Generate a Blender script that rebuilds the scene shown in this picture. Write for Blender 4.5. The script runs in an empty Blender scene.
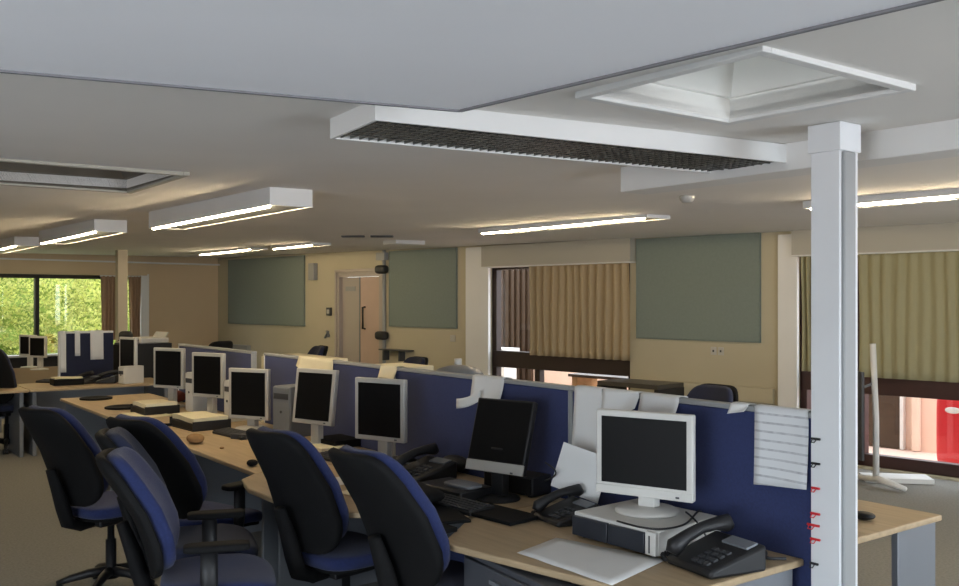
import bpy, bmesh, math, random
from mathutils import Vector, Matrix
random.seed(7)
scene = bpy.context.scene
COL = scene.collection
PI = math.pi
R = math.radians

# ------------------------------------------------------------------ camera constants
F, H, CX, CY = 930.0, 1.7, 479.5, 300.0
def gp(px, py, z):                      # the place where a sight line meets height z
    y = F * (H - z) / (py - CY)
    return Vector(((px - CX) / F * y, y, z))
E = Vector((1.24, 3.50))                # near end of the long line of desk screens
UX, VX = Vector((0.6, -0.8)), Vector((0.8, 0.6))
BYAW = math.atan2(-0.8, 0.6)
def bank(s, v, z=0.0):
    p = E - UX * s + VX * v
    return Vector((p.x, p.y, z))
def bank_s(px, v):
    k = (px - CX) / F
    p = E + VX * v
    return (p.x - k * p.y) / (0.6 + 0.8 * k)
def bank_px(px, v, z=0.0):
    return bank(bank_s(px, v), v, z)
def ceil_z(y):
    return 2.34 + 0.014 * (y - 3.2)

# ------------------------------------------------------------------ materials
def lin(c):
    return tuple((x / 255 / 12.92) if x / 255 <= 0.04045 else ((x / 255 + 0.055) / 1.055) ** 2.4 for x in c)
def mat(name, rgb, rough=0.6, metal=0.0, var=0.0, scale=20.0, bump=0.0, bscale=None, spec=0.5, stretch=None, sheen=0.0):
    m = bpy.data.materials.new(name); m.use_nodes = True
    nt = m.node_tree; b = nt.nodes['Principled BSDF']
    c = lin(rgb)
    b.inputs['Base Color'].default_value = (*c, 1)
    b.inputs['Roughness'].default_value = rough
    b.inputs['Metallic'].default_value = metal
    b.inputs['Specular IOR Level'].default_value = spec
    if sheen: b.inputs['Sheen Weight'].default_value = sheen
    if var or bump:
        tc = nt.nodes.new('ShaderNodeTexCoord'); mp = nt.nodes.new('ShaderNodeMapping')
        nt.links.new(tc.outputs['Object'], mp.inputs['Vector'])
        if stretch: mp.inputs['Scale'].default_value = stretch
    if var:
        n = nt.nodes.new('ShaderNodeTexNoise'); n.inputs['Scale'].default_value = scale; n.inputs['Detail'].default_value = 5
        nt.links.new(mp.outputs[0], n.inputs['Vector'])
        r = nt.nodes.new('ShaderNodeValToRGB')
        r.color_ramp.elements[0].position = 0.3; r.color_ramp.elements[1].position = 0.7
        r.color_ramp.elements[0].color = (*[x * (1 - var) for x in c], 1)
        r.color_ramp.elements[1].color = (*[min(1, x * (1 + var)) for x in c], 1)
        nt.links.new(n.outputs['Fac'], r.inputs[0]); nt.links.new(r.outputs[0], b.inputs['Base Color'])
    if bump:
        n2 = nt.nodes.new('ShaderNodeTexNoise'); n2.inputs['Scale'].default_value = bscale or scale * 4
        nt.links.new(mp.outputs[0], n2.inputs['Vector'])
        bp = nt.nodes.new('ShaderNodeBump'); bp.inputs['Strength'].default_value = bump; bp.inputs['Distance'].default_value = 0.01
        nt.links.new(n2.outputs['Fac'], bp.inputs['Height']); nt.links.new(bp.outputs[0], b.inputs['Normal'])
    return m
def emis(name, rgb, strength):
    m = bpy.data.materials.new(name); m.use_nodes = True
    b = m.node_tree.nodes['Principled BSDF']
    b.inputs['Base Color'].default_value = (0.8, 0.8, 0.8, 1)
    b.inputs['Emission Color'].default_value = (*rgb, 1); b.inputs['Emission Strength'].default_value = strength
    return m
def glass_mat(name, tint=(1, 1, 1), refl=0.06):
    m = bpy.data.materials.new(name); m.use_nodes = True
    nt = m.node_tree; nt.nodes.remove(nt.nodes['Principled BSDF'])
    t = nt.nodes.new('ShaderNodeBsdfTransparent'); t.inputs[0].default_value = (*tint, 1)
    g = nt.nodes.new('ShaderNodeBsdfGlossy'); g.inputs['Roughness'].default_value = 0.02
    x = nt.nodes.new('ShaderNodeMixShader'); x.inputs[0].default_value = refl
    nt.links.new(t.outputs[0], x.inputs[1]); nt.links.new(g.outputs[0], x.inputs[2])
    nt.links.new(x.outputs[0], nt.nodes['Material Output'].inputs['Surface'])
    return m
def trans_mat(name, rgb, f=0.35, rough=0.9, var=0.0):
    m = bpy.data.materials.new(name); m.use_nodes = True
    nt = m.node_tree; nt.nodes.remove(nt.nodes['Principled BSDF'])
    c = (*lin(rgb), 1)
    d = nt.nodes.new('ShaderNodeBsdfDiffuse'); d.inputs[0].default_value = c
    t = nt.nodes.new('ShaderNodeBsdfTranslucent'); t.inputs[0].default_value = c
    if var:
        oi = nt.nodes.new('ShaderNodeTexNoise'); oi.inputs['Scale'].default_value = 2.3
        tc = nt.nodes.new('ShaderNodeTexCoord'); nt.links.new(tc.outputs['Object'], oi.inputs['Vector'])
        r = nt.nodes.new('ShaderNodeValToRGB')
        r.color_ramp.elements[0].position = 0.35; r.color_ramp.elements[1].position = 0.65
        r.color_ramp.elements[0].color = (*[x * (1 - var) for x in c[:3]], 1); r.color_ramp.elements[1].color = (*[min(1, x * (1 + var)) for x in c[:3]], 1)
        nt.links.new(oi.outputs['Fac'], r.inputs[0])
        nt.links.new(r.outputs[0], d.inputs[0]); nt.links.new(r.outputs[0], t.inputs[0])
    x = nt.nodes.new('ShaderNodeMixShader'); x.inputs[0].default_value = f
    nt.links.new(d.outputs[0], x.inputs[1]); nt.links.new(t.outputs[0], x.inputs[2])
    nt.links.new(x.outputs[0], nt.nodes['Material Output'].inputs['Surface'])
    return m
def lined_paper(name, rgb):                 # faint printed lines across a sheet
    m = mat(name, rgb, 0.85)
    nt = m.node_tree; b = nt.nodes['Principled BSDF']
    tc = nt.nodes.new('ShaderNodeTexCoord'); sp = nt.nodes.new('ShaderNodeSeparateXYZ')
    nt.links.new(tc.outputs['Generated'], sp.inputs[0])
    w = nt.nodes.new('ShaderNodeMath'); w.operation = 'MULTIPLY'; w.inputs[1].default_value = 9.0
    nt.links.new(sp.outputs['Z'], w.inputs[0])
    fr = nt.nodes.new('ShaderNodeMath'); fr.operation = 'FRACT'; nt.links.new(w.outputs[0], fr.inputs[0])
    lt = nt.nodes.new('ShaderNodeMath'); lt.operation = 'LESS_THAN'; lt.inputs[1].default_value = 0.24; nt.links.new(fr.outputs[0], lt.inputs[0])
    n = nt.nodes.new('ShaderNodeTexNoise'); n.inputs['Scale'].default_value = 40; nt.links.new(tc.outputs['Object'], n.inputs['Vector'])
    mu = nt.nodes.new('ShaderNodeMath'); mu.operation = 'MULTIPLY'; nt.links.new(lt.outputs[0], mu.inputs[0]); nt.links.new(n.outputs['Fac'], mu.inputs[1])
    mx = nt.nodes.new('ShaderNodeMix'); mx.data_type = 'RGBA'
    mx.inputs['A'].default_value = (*lin(rgb), 1); mx.inputs['B'].default_value = (*lin((148, 149, 155)), 1)
    nt.links.new(mu.outputs[0], mx.inputs['Factor']); nt.links.new(mx.outputs['Result'], b.inputs['Base Color'])
    return m
def wood_mat(name, rgb, var=0.12):
    return mat(name, rgb, 0.45, var=var, scale=3.0, bump=0.02, stretch=(1.0, 9.0, 9.0), spec=0.35)

M = dict(
    ceiling=mat('ceiling_paint', (232, 229, 224), 0.95, var=0.02, scale=1.5),
    soffit=mat('soffit_paint', (238, 240, 245), 0.95, var=0.02, scale=1.5),
    lining=mat('skylight_lining', (244, 243, 238), 0.7, var=0.02, scale=4),
    edgeshade=mat('soffit_edge_shade', (118, 118, 122), 0.7),  # dark tone standing in for the shadow line at the soffit edge
    bulk=mat('bulkhead_paint', (176, 172, 160), 0.9),
    colfar=mat('far_column_paint', (190, 178, 156), 0.7),
    wall=mat('wall_paint', (184, 176, 152), 0.9, var=0.03, scale=1.2),
    endwall=mat('end_wall_paint', (206, 184, 152), 0.9, var=0.03, scale=1.2),
    white=mat('white_paint', (222, 222, 220), 0.6, var=0.02, scale=3),
    coltrim=mat('column_paint', (224, 226, 228), 0.5, var=0.02, scale=4),
    greytrim=mat('grey_trim', (150, 152, 152), 0.5),
    carpet=mat('carpet', (132, 130, 124), 1.0, var=0.16, scale=60, bump=0.4, bscale=220),
    board=mat('pinboard_felt', (122, 132, 126), 1.0, var=0.04, scale=30, bump=0.15),
    screen=mat('blue_fabric_screen', (46, 56, 98), 1.0, var=0.10, scale=120, bump=0.2, sheen=0.1),
    chairblue=mat('blue_chair_fabric', (33, 44, 88), 1.0, var=0.12, scale=90, bump=0.25, sheen=0.15),
    chairnavy=mat('navy_chair_fabric', (36, 41, 64), 1.0, var=0.12, scale=90, bump=0.25, sheen=0.1),
    black=mat('black_plastic', (26, 26, 28), 0.5, var=0.1, scale=30),
    blackmatt=mat('black_matt_shell', (15, 15, 16), 0.8, var=0.1, scale=30, spec=0.25),
    darkgrey=mat('dark_grey_plastic', (62, 63, 66), 0.5),
    beech=wood_mat('beech_laminate', (180, 158, 126)),
    beechend=wood_mat('beech_edge', (166, 140, 108)),
    greymetal=mat('grey_metal', (128, 132, 138), 0.45, 0.3),
    darkpanel=mat('dark_grey_panel', (72, 74, 80), 0.6),
    silver=mat('silver_plastic', (186, 184, 178), 0.4, 0.15),
    pcwhite=mat('beige_plastic', (206, 204, 198), 0.5, var=0.02, scale=8),
    pcdark=mat('dark_pc_front', (38, 42, 50), 0.4),
    lcd=mat('lcd_off', (9, 9, 10), 0.4, spec=0.2),
    paper=mat('paper', (222, 222, 220), 0.85, var=0.02, scale=6),
    paperlined=lined_paper('printed_paper', (222, 224, 226)),
    cream=mat('cream_paper', (232, 222, 190), 0.85, var=0.03, scale=6),
    brownframe=mat('dark_brown_frame', (46, 32, 28), 0.5, var=0.08, scale=8),
    redframe=mat('red_brown_frame', (62, 38, 36), 0.5, var=0.08, scale=8),
    blackframe=mat('black_frame', (28, 26, 25), 0.5),
    curtain=trans_mat('beige_curtain', (176, 158, 128), 0.08),
    curtain2=trans_mat('olive_curtain', (164, 158, 126), 0.06),
    curtain3=trans_mat('brown_curtain', (180, 152, 126), 0.15),
    glass=glass_mat('window_glass'),
    tube=emis('lit_tube', (1.0, 0.79, 0.50), 125.0),
    tubeoff=mat('unlit_tube', (220, 222, 224), 0.25),
    louvre=mat('louvre_metal', (120, 118, 112), 0.25, 0.7, var=0.5, scale=26),
    acrylic=trans_mat('skylight_acrylic', (176, 172, 160), 0.6),
    acrylicdark=mat('dark_skylight_sheet', (104, 96, 84), 0.6, var=0.15, scale=3),  # mottled dark tone for the second skylight's pane and lining
    doorpink=mat('pale_pink_door', (186, 163, 148), 0.6, var=0.03, scale=4),
    doorglass=mat('pale_door_panel', (168, 158, 150), 0.3),
    leaf=trans_mat('hedge_leaf', (206, 208, 132), 0.45, var=0.3),
    grass=mat('lawn_grass', (120, 140, 62), 1.0, var=0.3, scale=9, bump=0.5),
    paving=mat('pink_paving', (214, 184, 168), 0.9, var=0.1, scale=4),
    facade=mat('pink_render', (236, 208, 190), 0.9, var=0.06, scale=2),
    timber=wood_mat('brown_timber', (66, 50, 38)),
    red=mat('red_plastic', (206, 40, 48), 0.4),
    redbrown=mat('red_brown_cloth', (124, 62, 50), 0.9, var=0.2, scale=12),
    crumple=mat('crumpled_paper', (150, 116, 76), 0.8, var=0.2, scale=20),
    bag=mat('dark_mottled_bag', (84, 56, 62), 0.6, var=0.5, scale=14),
    purple=mat('mauve_edge', (112, 96, 120), 0.7),
    tablegrey=mat('dark_table_top', (70, 66, 60), 0.35, var=0.1, scale=8),
    soil=mat('cardboard', (176, 138, 96), 0.85, var=0.08, scale=8),
)

# ------------------------------------------------------------------ mesh helpers
def new(): return bmesh.new()
def rot(rx=0, ry=0, rz=0): return Matrix.Rotation(rz, 4, 'Z') @ Matrix.Rotation(ry, 4, 'Y') @ Matrix.Rotation(rx, 4, 'X')
def bx(bm, c, s, m=None):
    vs = []
    for dz in (-.5, .5):
        for dx, dy in ((-.5, -.5), (.5, -.5), (.5, .5), (-.5, .5)):
            v = Vector((dx * s[0], dy * s[1], dz * s[2]))
            if m: v = m @ v
            vs.append(bm.verts.new(v + Vector(c)))
    for f in ((3, 2, 1, 0), (4, 5, 6, 7), (0, 1, 5, 4), (1, 2, 6, 5), (2, 3, 7, 6), (3, 0, 4, 7)):
        bm.faces.new([vs[i] for i in f])
    return vs
def b2(bm, x0, x1, y0, y1, z0, z1):
    return bx(bm, ((x0 + x1) / 2, (y0 + y1) / 2, (z0 + z1) / 2), (abs(x1 - x0), abs(y1 - y0), abs(z1 - z0)))
def cyl(bm, p, q, r0, r1=None, n=16):
    p, q = Vector(p), Vector(q); r1 = r0 if r1 is None else r1
    d = (q - p); a = d.to_track_quat('Z', 'Y').to_matrix()
    ra = [bm.verts.new(p + a @ Vector((r0 * math.cos(2 * PI * i / n), r0 * math.sin(2 * PI * i / n), 0))) for i in range(n)]
    rb = [bm.verts.new(q + a @ Vector((r1 * math.cos(2 * PI * i / n), r1 * math.sin(2 * PI * i / n), 0))) for i in range(n)]
    for i in range(n):
        j = (i + 1) % n; bm.faces.new((ra[i], ra[j], rb[j], rb[i]))
    bm.faces.new(ra[::-1]); bm.faces.new(rb)
def tube(bm, pts, r, n=8):
    pts = [Vector(p) for p in pts]; rings = []
    for i, p in enumerate(pts):
        d = (pts[min(i + 1, len(pts) - 1)] - pts[max(i - 1, 0)])
        a = d.to_track_quat('Z', 'Y').to_matrix()
        rr = r[i] if isinstance(r, (list, tuple)) else r
        rings.append([bm.verts.new(p + a @ Vector((rr * math.cos(2 * PI * k / n), rr * math.sin(2 * PI * k / n), 0))) for k in range(n)])
    for A, B in zip(rings, rings[1:]):
        # align rings
        off = min(range(n), key=lambda o: (A[0].co - B[o].co).length)
        for k in range(n):
            bm.faces.new((A[k], A[(k + 1) % n], B[(k + 1 + off) % n], B[(k + off) % n]))
    bm.faces.new(rings[0][::-1]); bm.faces.new(rings[-1])
def prism(bm, pts, z0, z1):
    lo = [bm.verts.new((p[0], p[1], z0)) for p in pts]; hi = [bm.verts.new((p[0], p[1], z1)) for p in pts]
    n = len(pts)
    bm.faces.new(lo[::-1]); bm.faces.new(hi)
    for i in range(n): bm.faces.new((lo[i], lo[(i + 1) % n], hi[(i + 1) % n], hi[i]))
def sgp(v, e): return math.copysign(abs(v) ** e, v)
def superell(bm, c, r, e1=.4, e2=.5, nu=36, nv=16, f=None):   # polar axis = y
    rows = []
    for j in range(1, nv):
        ph = -PI / 2 + PI * j / nv; row = []
        for i in range(nu):
            th = 2 * PI * i / nu
            v = Vector((r[0] * sgp(math.cos(ph), e1) * sgp(math.cos(th), e2), r[1] * sgp(math.sin(ph), e1), r[2] * sgp(math.cos(ph), e1) * sgp(math.sin(th), e2)))
            if f: v = f(v)
            row.append(bm.verts.new(v + Vector(c)))
        rows.append(row)
    def pole(y):
        v = Vector((0, y, 0)); v = f(v) if f else v
        return bm.verts.new(v + Vector(c))
    a, b = pole(-r[1]), pole(r[1])
    for i in range(nu):
        k = (i + 1) % nu
        bm.faces.new((a, rows[0][i], rows[0][k])); bm.faces.new((b, rows[-1][k], rows[-1][i]))
        for j in range(len(rows) - 1): bm.faces.new((rows[j][k], rows[j][i], rows[j + 1][i], rows[j + 1][k]))
def lathe(bm, prof, n=24, c=(0, 0, 0)):
    rings = [[bm.verts.new(Vector(c) + Vector((r * math.cos(2 * PI * i / n), r * math.sin(2 * PI * i / n), z))) for i in range(n)] for r, z in prof]
    for A, B in zip(rings, rings[1:]):
        for i in range(n): bm.faces.new((A[i], A[(i + 1) % n], B[(i + 1) % n], B[i]))
    bm.faces.new(rings[0][::-1]); bm.faces.new(rings[-1])
def sheet(bm, P, th=0.0006):               # grid of points -> thin closed sheet
    n, m = len(P), len(P[0])
    def nor(i, j):
        a = Vector(P[min(i + 1, n - 1)][j]) - Vector(P[max(i - 1, 0)][j]); b = Vector(P[i][min(j + 1, m - 1)]) - Vector(P[i][max(j - 1, 0)])
        c = a.cross(b); return c.normalized() if c.length > 1e-12 else Vector((0, 0, 1))
    T = [[bm.verts.new(Vector(P[i][j]) + nor(i, j) * th / 2) for j in range(m)] for i in range(n)]
    B = [[bm.verts.new(Vector(P[i][j]) - nor(i, j) * th / 2) for j in range(m)] for i in range(n)]
    for i in range(n - 1):
        for j in range(m - 1):
            bm.faces.new((T[i][j], T[i + 1][j], T[i + 1][j + 1], T[i][j + 1])); bm.faces.new((B[i][j + 1], B[i + 1][j + 1], B[i + 1][j], B[i][j]))
    for i in range(n - 1):
        bm.faces.new((T[i][0], B[i][0], B[i + 1][0], T[i + 1][0])); bm.faces.new((T[i][-1], T[i + 1][-1], B[i + 1][-1], B[i][-1]))
    for j in range(m - 1):
        bm.faces.new((T[0][j], T[0][j + 1], B[0][j + 1], B[0][j])); bm.faces.new((T[-1][j], B[-1][j], B[-1][j + 1], T[-1][j + 1]))

def part(name, bm, material, parent=None, loc=None, rt=None, bevel=0, smooth=False, seg=2):
    bmesh.ops.recalc_face_normals(bm, faces=bm.faces)
    me = bpy.data.meshes.new(name); bm.to_mesh(me); bm.free()
    me.materials.append(M[material])
    o = bpy.data.objects.new(name, me); COL.objects.link(o)
    if parent: o.parent = parent
    if loc: o.location = loc
    if rt: o.rotation_euler = rt
    if bevel:
        b = o.modifiers.new('bevel', 'BEVEL'); b.width = bevel; b.segments = seg; b.limit_method = 'ANGLE'
    if smooth or bevel:
        for p in me.polygons: p.use_smooth = True
        if bevel and not smooth:
            try: me.set_sharp_from_angle(angle=R(40))
            except Exception: pass
    return o
def tag(o, label, cat, group=None):
    o['label'] = label; o['category'] = cat
    if group: o['group'] = group
    return o
def thing(name, label, cat, loc, yaw=0, group=None):
    o = bpy.data.objects.new(name, None); COL.objects.link(o)
    o.empty_display_size = 0.1
    o.location = loc; o.rotation_euler = (0, 0, yaw)
    return tag(o, label, cat, group)
def struct(o): o['kind'] = 'structure'; return o
def sroot(name, loc, yaw=0):
    o = bpy.data.objects.new(name, None); COL.objects.link(o); o.location = loc; o.rotation_euler = (0, 0, yaw)
    return struct(o)
def kids(o): return [c for c in list(COL.objects) if c.parent == o]
def dup(root, loc, yaw, label, group=None):
    r = root.copy(); COL.objects.link(r); r.location = loc; r.rotation_euler = (0, 0, yaw); r['label'] = label
    if group: r['group'] = group
    for ch in kids(root):
        c = ch.copy(); COL.objects.link(c); c.parent = r
        for g in kids(ch):
            d = g.copy(); COL.objects.link(d); d.parent = c
    return r

# ------------------------------------------------------------------ room shell
WU, WN, WD = Vector((0.691, -0.723)), Vector((0.723, 0.691)), 9.26
def w_px(px, off=0.0):                      # point of the right-hand wall seen at image column px
    k = (px - CX) / F
    y = (WD + off) / (WN.x * k + WN.y)
    return Vector((k * y, y))
C0 = w_px(218); C1 = C0 + WU * 22; C2 = C1 - WN * 13; C3 = C0 - WN * 13
def w_s(px): return (w_px(px) - C0).dot(WU)
def e_px(px):                               # point of the far end wall
    k = (px - CX) / F; d = C0.dot(WU)
    y = d / (WU.x * k + WU.y); return Vector((k * y, y))
def e_s(px): return (e_px(px) - C0).dot(-WN)

def wall(name, P, D, out, length, openings, m, h=2.78, th=0.22):
    yaw = math.atan2(D.y, D.x); side = 1 if D.x * out.y - D.y * out.x > 0 else -1
    bm = new(); xs = sorted({-th, length + th, *[o[0] for o in openings], *[o[1] for o in openings]})
    for a, b in zip(xs, xs[1:]):
        op = [o for o in openings if o[0] <= a + 1e-6 and o[1] >= b - 1e-6]
        if not op: b2(bm, a, b, 0, side * th, 0, h)
        else:
            z0, z1 = op[0][2], op[0][3]
            if z0 > 0.01: b2(bm, a, b, 0, side * th, 0, z0)
            b2(bm, a, b, 0, side * th, z1, h)
    bmesh.ops.remove_doubles(bm, verts=bm.verts, dist=1e-5)
    return struct(part(name, bm, m, None, (P.x, P.y, 0), (0, 0, yaw)))
def window(name, P, D, out, s0, s1, z0, z1, mull=(), trans=(), fm='brownframe', fw=0.06, depth=0.1, setback=0.08):
    yaw = math.atan2(D.y, D.x); side = 1 if D.x * out.y - D.y * out.x > 0 else -1
    p = P + D * s0
    root = sroot(name, (p.x, p.y, z0), yaw); w, h = s1 - s0, z1 - z0
    ya, yb = side * setback, side * (setback + depth)
    bm = new()
    b2(bm, 0, fw, ya, yb, 0, h); b2(bm, w - fw, w, ya, yb, 0, h); b2(bm, 0, w, ya, yb, h - fw, h); b2(bm, 0, w, ya, yb, 0, fw * 1.5)
    for x in mull: b2(bm, x - s0 - fw / 2, x - s0 + fw / 2, ya, yb, 0, h)
    part('window_frame', bm, fm, root, bevel=0.004)
    for a, b in trans:
        bm = new(); b2(bm, fw * .5, w - fw * .5, ya - side * 0.02, yb, a - z0, b - z0); part('transom', bm, fm, root, bevel=0.004)
    bm = new(); b2(bm, fw * .5, w - fw * .5, (ya + yb) / 2 - .003, (ya + yb) / 2 + .003, fw, h - fw); part('pane', bm, 'glass', root)
    return root

wm0, wm1 = w_s(488), w_s(630)
wr0, wr1 = w_s(796), w_s(1075)
dr0, dr1 = w_s(337), w_s(381)
wall('wall_right', C0, WU, WN, 22, [(dr0, dr1, 0, 2.17), (wm0, wm1, 0.04, 2.22), (wr0, wr1, 0.02, 2.22), (17.2, 20.6, 0.02, 2.22)], 'wall')
window('window_1', C0, WU, WN, wm0, wm1, 0.04, 2.22, [w_s(533)], [(0.75, 0.98)], 'brownframe', 0.09)
window('window_2', C0, WU, WN, wr0, wr1, 0.02, 2.22, [w_s(857)], [(0.75, 0.96)], 'redframe', 0.08)
window('window_3', C0, WU, WN, 17.2, 20.6, 0.02, 2.22, [18.9], [(0.75, 0.96)], 'redframe', 0.08)
es1 = e_s(-40) + 1.0
wall('wall_far', C0, -WN, -WU, 13, [(e_s(140), es1, 0.50, 2.16)], 'endwall')
window('window_4', C0, -WN, -WU, e_s(140), es1, 0.50, 2.16, [e_s(39)], [(0.50, 0.71)], 'blackframe', 0.07)
wall('wall_back', C1, -WN, WU, 13, [(1.0, 11.0, 0.7, 2.16)], 'white')
window('window_5', C1, -WN, WU, 1.0, 11.0, 0.7, 2.16, [3.0, 5.0, 7.0, 9.0], [], 'brownframe', 0.07)
wall('wall_left', C3, WU, -WN, 22, [(13.5, 20.5, 0.7, 2.16)], 'white')
window('window_6', C3, WU, -WN, 13.5, 20.5, 0.7, 2.16, [15.8, 18.1], [], 'brownframe', 0.07)

bm = new(); prism(bm, [p for p in (C0 + (WN - WU) * .2, C3 - (WN + WU) * .2, C2 + (WU - WN) * .2, C1 + (WU + WN) * .2)], -0.1, 0.0)
struct(part('floor', bm, 'carpet'))

# ceiling plane with two skylight holes, in the desk-bank axes (a along UX, b along VX)
SK1 = (-2.06, -1.45, 1.97, 2.63); SK2 = (-5.75, -4.80, 0.62, 1.66)
bm = new()
As = sorted([-30, 18, SK1[0], SK1[1], SK2[0], SK2[1]]); Bs = sorted([-12, 14, SK1[2], SK1[3], SK2[2], SK2[3]])
vv = {}
def cv(a, b):
    if (a, b) not in vv:
        p = UX * a + VX * b; vv[(a, b)] = bm.verts.new((p.x, p.y, ceil_z(p.y)))
    return vv[(a, b)]
for a0, a1 in zip(As, As[1:]):
    for b0, b1 in zip(Bs, Bs[1:]):
        if any(abs(a0 - s[0]) < 1e-6 and abs(a1 - s[1]) < 1e-6 and b0 >= s[2] - 1e-6 and b1 <= s[3] + 1e-6 for s in (SK1, SK2)): continue
        bm.faces.new((cv(a0, b0), cv(a1, b0), cv(a1, b1), cv(a0, b1)))
for P, n in ((C0, WN), (C0, -WU), (C1, WU), (C2, -WN)):
    bmesh.ops.bisect_plane(bm, geom=bm.verts[:] + bm.edges[:] + bm.faces[:], plane_co=(P.x, P.y, 0), plane_no=(n.x, n.y, 0), clear_outer=True)
ret = bmesh.ops.extrude_face_region(bm, geom=bm.faces[:])
for v in ret['geom']:
    if isinstance(v, bmesh.types.BMVert): v.co.z += 0.05
ceiling = struct(part('ceiling', bm, 'ceiling'))
# lowered plasterboard soffit nearest the viewer
bm = new(); sa, sb, sc_ = gp(460, 110, 2.265), gp(0, 70, 2.265), gp(920, 2, 2.265); sl = sb + (sb - sa) * 4; sr = sc_ + (sc_ - sa) * 2
prism(bm, [(q.x, q.y) for q in (sa, sb, sl)] + [(sl.x, -3.4), (sr.x, -3.4)] + [(q.x, q.y) for q in (sr, sc_)], 2.265, 2.325)
struct(part('trim_1', bm, 'soffit', None, bevel=0.003))
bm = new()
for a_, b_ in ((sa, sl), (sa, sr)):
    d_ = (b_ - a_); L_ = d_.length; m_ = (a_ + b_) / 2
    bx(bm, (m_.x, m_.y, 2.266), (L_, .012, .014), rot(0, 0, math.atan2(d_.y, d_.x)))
struct(part('soffit_shade_line', bm, 'edgeshade'))  # thin dark strip added to draw the shade along the soffit edge
# pelmet band over the end window and cornice strips
def band(name, P, D, inn, s0, s1, z0, z1, t, m):
    yaw = math.atan2(D.y, D.x); side = 1 if D.x * inn.y - D.y * inn.x > 0 else -1
    bm = new(); b2(bm, s0, s1, 0, side * t, z0, z1)
    return struct(part(name, bm, m, None, (P.x, P.y, 0), (0, 0, yaw), bevel=0.003))
band('trim_2', C0, -WN, WU, e_s(140) - .1, es1 + .2, 2.17, 2.40, 0.10, 'endwall')
band('trim_3', C0, -WN, WU, 0.02, es1 + .2, 2.40, 2.43, 0.13, 'white')
band('trim_4', C0, WU, -WN, w_s(468), w_s(490.5), 0, 2.46, 0.05, 'white')
band('trim_5', C0, WU, -WN, w_s(780), w_s(799), 0, 2.40, 0.05, 'white')
band('trim_6', C0, WU, -WN, w_s(487.5), w_s(636), 2.17, 2.46, 0.125, 'bulk')
band('trim_7', C0, WU, -WN, w_s(797), w_s(1075), 2.17, 2.44, 0.125, 'bulk')
band('trim_14', C0, WU, -WN, w_s(797), w_s(1075), 2.155, 2.17, 0.135, 'white')
band('trim_15', C0, WU, -WN, w_s(487.5), w_s(636), 2.155, 2.17, 0.135, 'white')
band('trim_8', C0, -WN, WU, e_s(148), e_s(140), 0.0, 2.20, 0.05, 'white')
band('trim_9', C0, WU, -WN, 0.05, w_s(336), 2.50, 2.53, 0.03, 'wall')
band('baseboard_right', C0, WU, -WN, w_s(640), w_s(779), 0.0, 0.1, 0.02, 'white')
band('trim_10', C0, WU, -WN, w_s(636), w_s(775), 0.58, 0.74, 0.05, 'wall')
band('trim_11', C0, -WN, WU, e_s(139), es1, 0.70, 0.735, 0.22, 'white')
# ceiling rail running past the column
def bank_rail(name, s0, s1, v0, v1, z0, z1, m):
    bm = new(); b2(bm, -s1, -s0, v0, v1, z0, z1)
    return struct(part(name, bm, m, None, (E.x, E.y, 0), (0, 0, BYAW), bevel=0.004))
bank_rail('trim_12', -4.5, 1.22, 0.24, 0.42, 2.235, 2.36, 'white')

# ---- skylights
def skylight(name, sk, depth, inset, m_side, m_pane, label, m_frame='white'):
    a0, a1, b0, b1 = sk; p = UX * a0 + VX * b0; zc = ceil_z((UX * (a0 + a1) / 2 + VX * (b0 + b1) / 2).y) - 0.008
    root = thing(name, label, 'skylight', (p.x, p.y, zc), BYAW, 'square ceiling skylights'); w, l = a1 - a0, b1 - b0
    bm = new(); t = 0.035
    for x0, x1, y0, y1 in ((-t, w + t, -t, 0.0), (-t, w + t, l, l + t), (-t, 0, 0, l), (w, w + t, 0, l)): b2(bm, x0, x1, y0, y1, -0.012, 0.03)
    part('frame', bm, m_frame, root, bevel=0.003)
    # stepped lining: a low vertical band, then a splayed reveal to the pane
    bm = new(); st = 0.07
    rings = [(0, 0.0), (0, st), (0.022, st), (inset, depth), (inset, depth + .03), (-0.02, depth + .03), (-0.02, 0.0)]
    R_ = []
    for i, z in rings: R_.append([bm.verts.new(v) for v in ((i, i, z), (w - i, i, z), (w - i, l - i, z), (i, l - i, z))])
    for A, B in zip(R_, R_[1:] + R_[:1]):
        for k in range(4): bm.faces.new((A[k], A[(k + 1) % 4], B[(k + 1) % 4], B[k]))
    part('lining', bm, m_side, root)
    bm = new(); b2(bm, inset - .015, w - inset + .015, inset - .015, l - inset + .015, depth + .002, depth + .018); part('pane', bm, m_pane, root)
    return root
skylight('skylight', SK1, 0.26, 0.15, 'lining', 'acrylic', 'white square skylight in the near ceiling beside the column')
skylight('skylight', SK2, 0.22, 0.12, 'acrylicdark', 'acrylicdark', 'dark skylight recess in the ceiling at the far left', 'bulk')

# ---- columns
def column(name, x, y, a, zt, yaw, cap, cm='coltrim'):
    r = sroot(name, (x, y, 0), yaw); h = zt
    bm = new(); b2(bm, -a / 2, a / 2, -a / 2, a / 2, 0, h); part('column_shaft', bm, cm, r, bevel=0.004)
    if cap:
        c = a / 2 + 0.008; bm = new(); b2(bm, -c, c, -c, c, h - 0.105, h - .002); part('column_cap', bm, 'coltrim', r, bevel=0.003)
        bm = new(); b2(bm, a / 2 - .002, a / 2 + .014, -a / 2 + .01, a / 2 - .035, 0.02, h - .107); part('column_conduit', bm, 'greytrim', r, bevel=0.006)
    return r
cpos = E + UX * 0.105 + VX * 0.0
column('column', cpos.x, cpos.y, 0.118, ceil_z(cpos.y), BYAW, True)
k = (121.5 - CX) / F
column('column', k * 15, 15, 0.15, ceil_z(15), BYAW, False, 'colfar')

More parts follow.
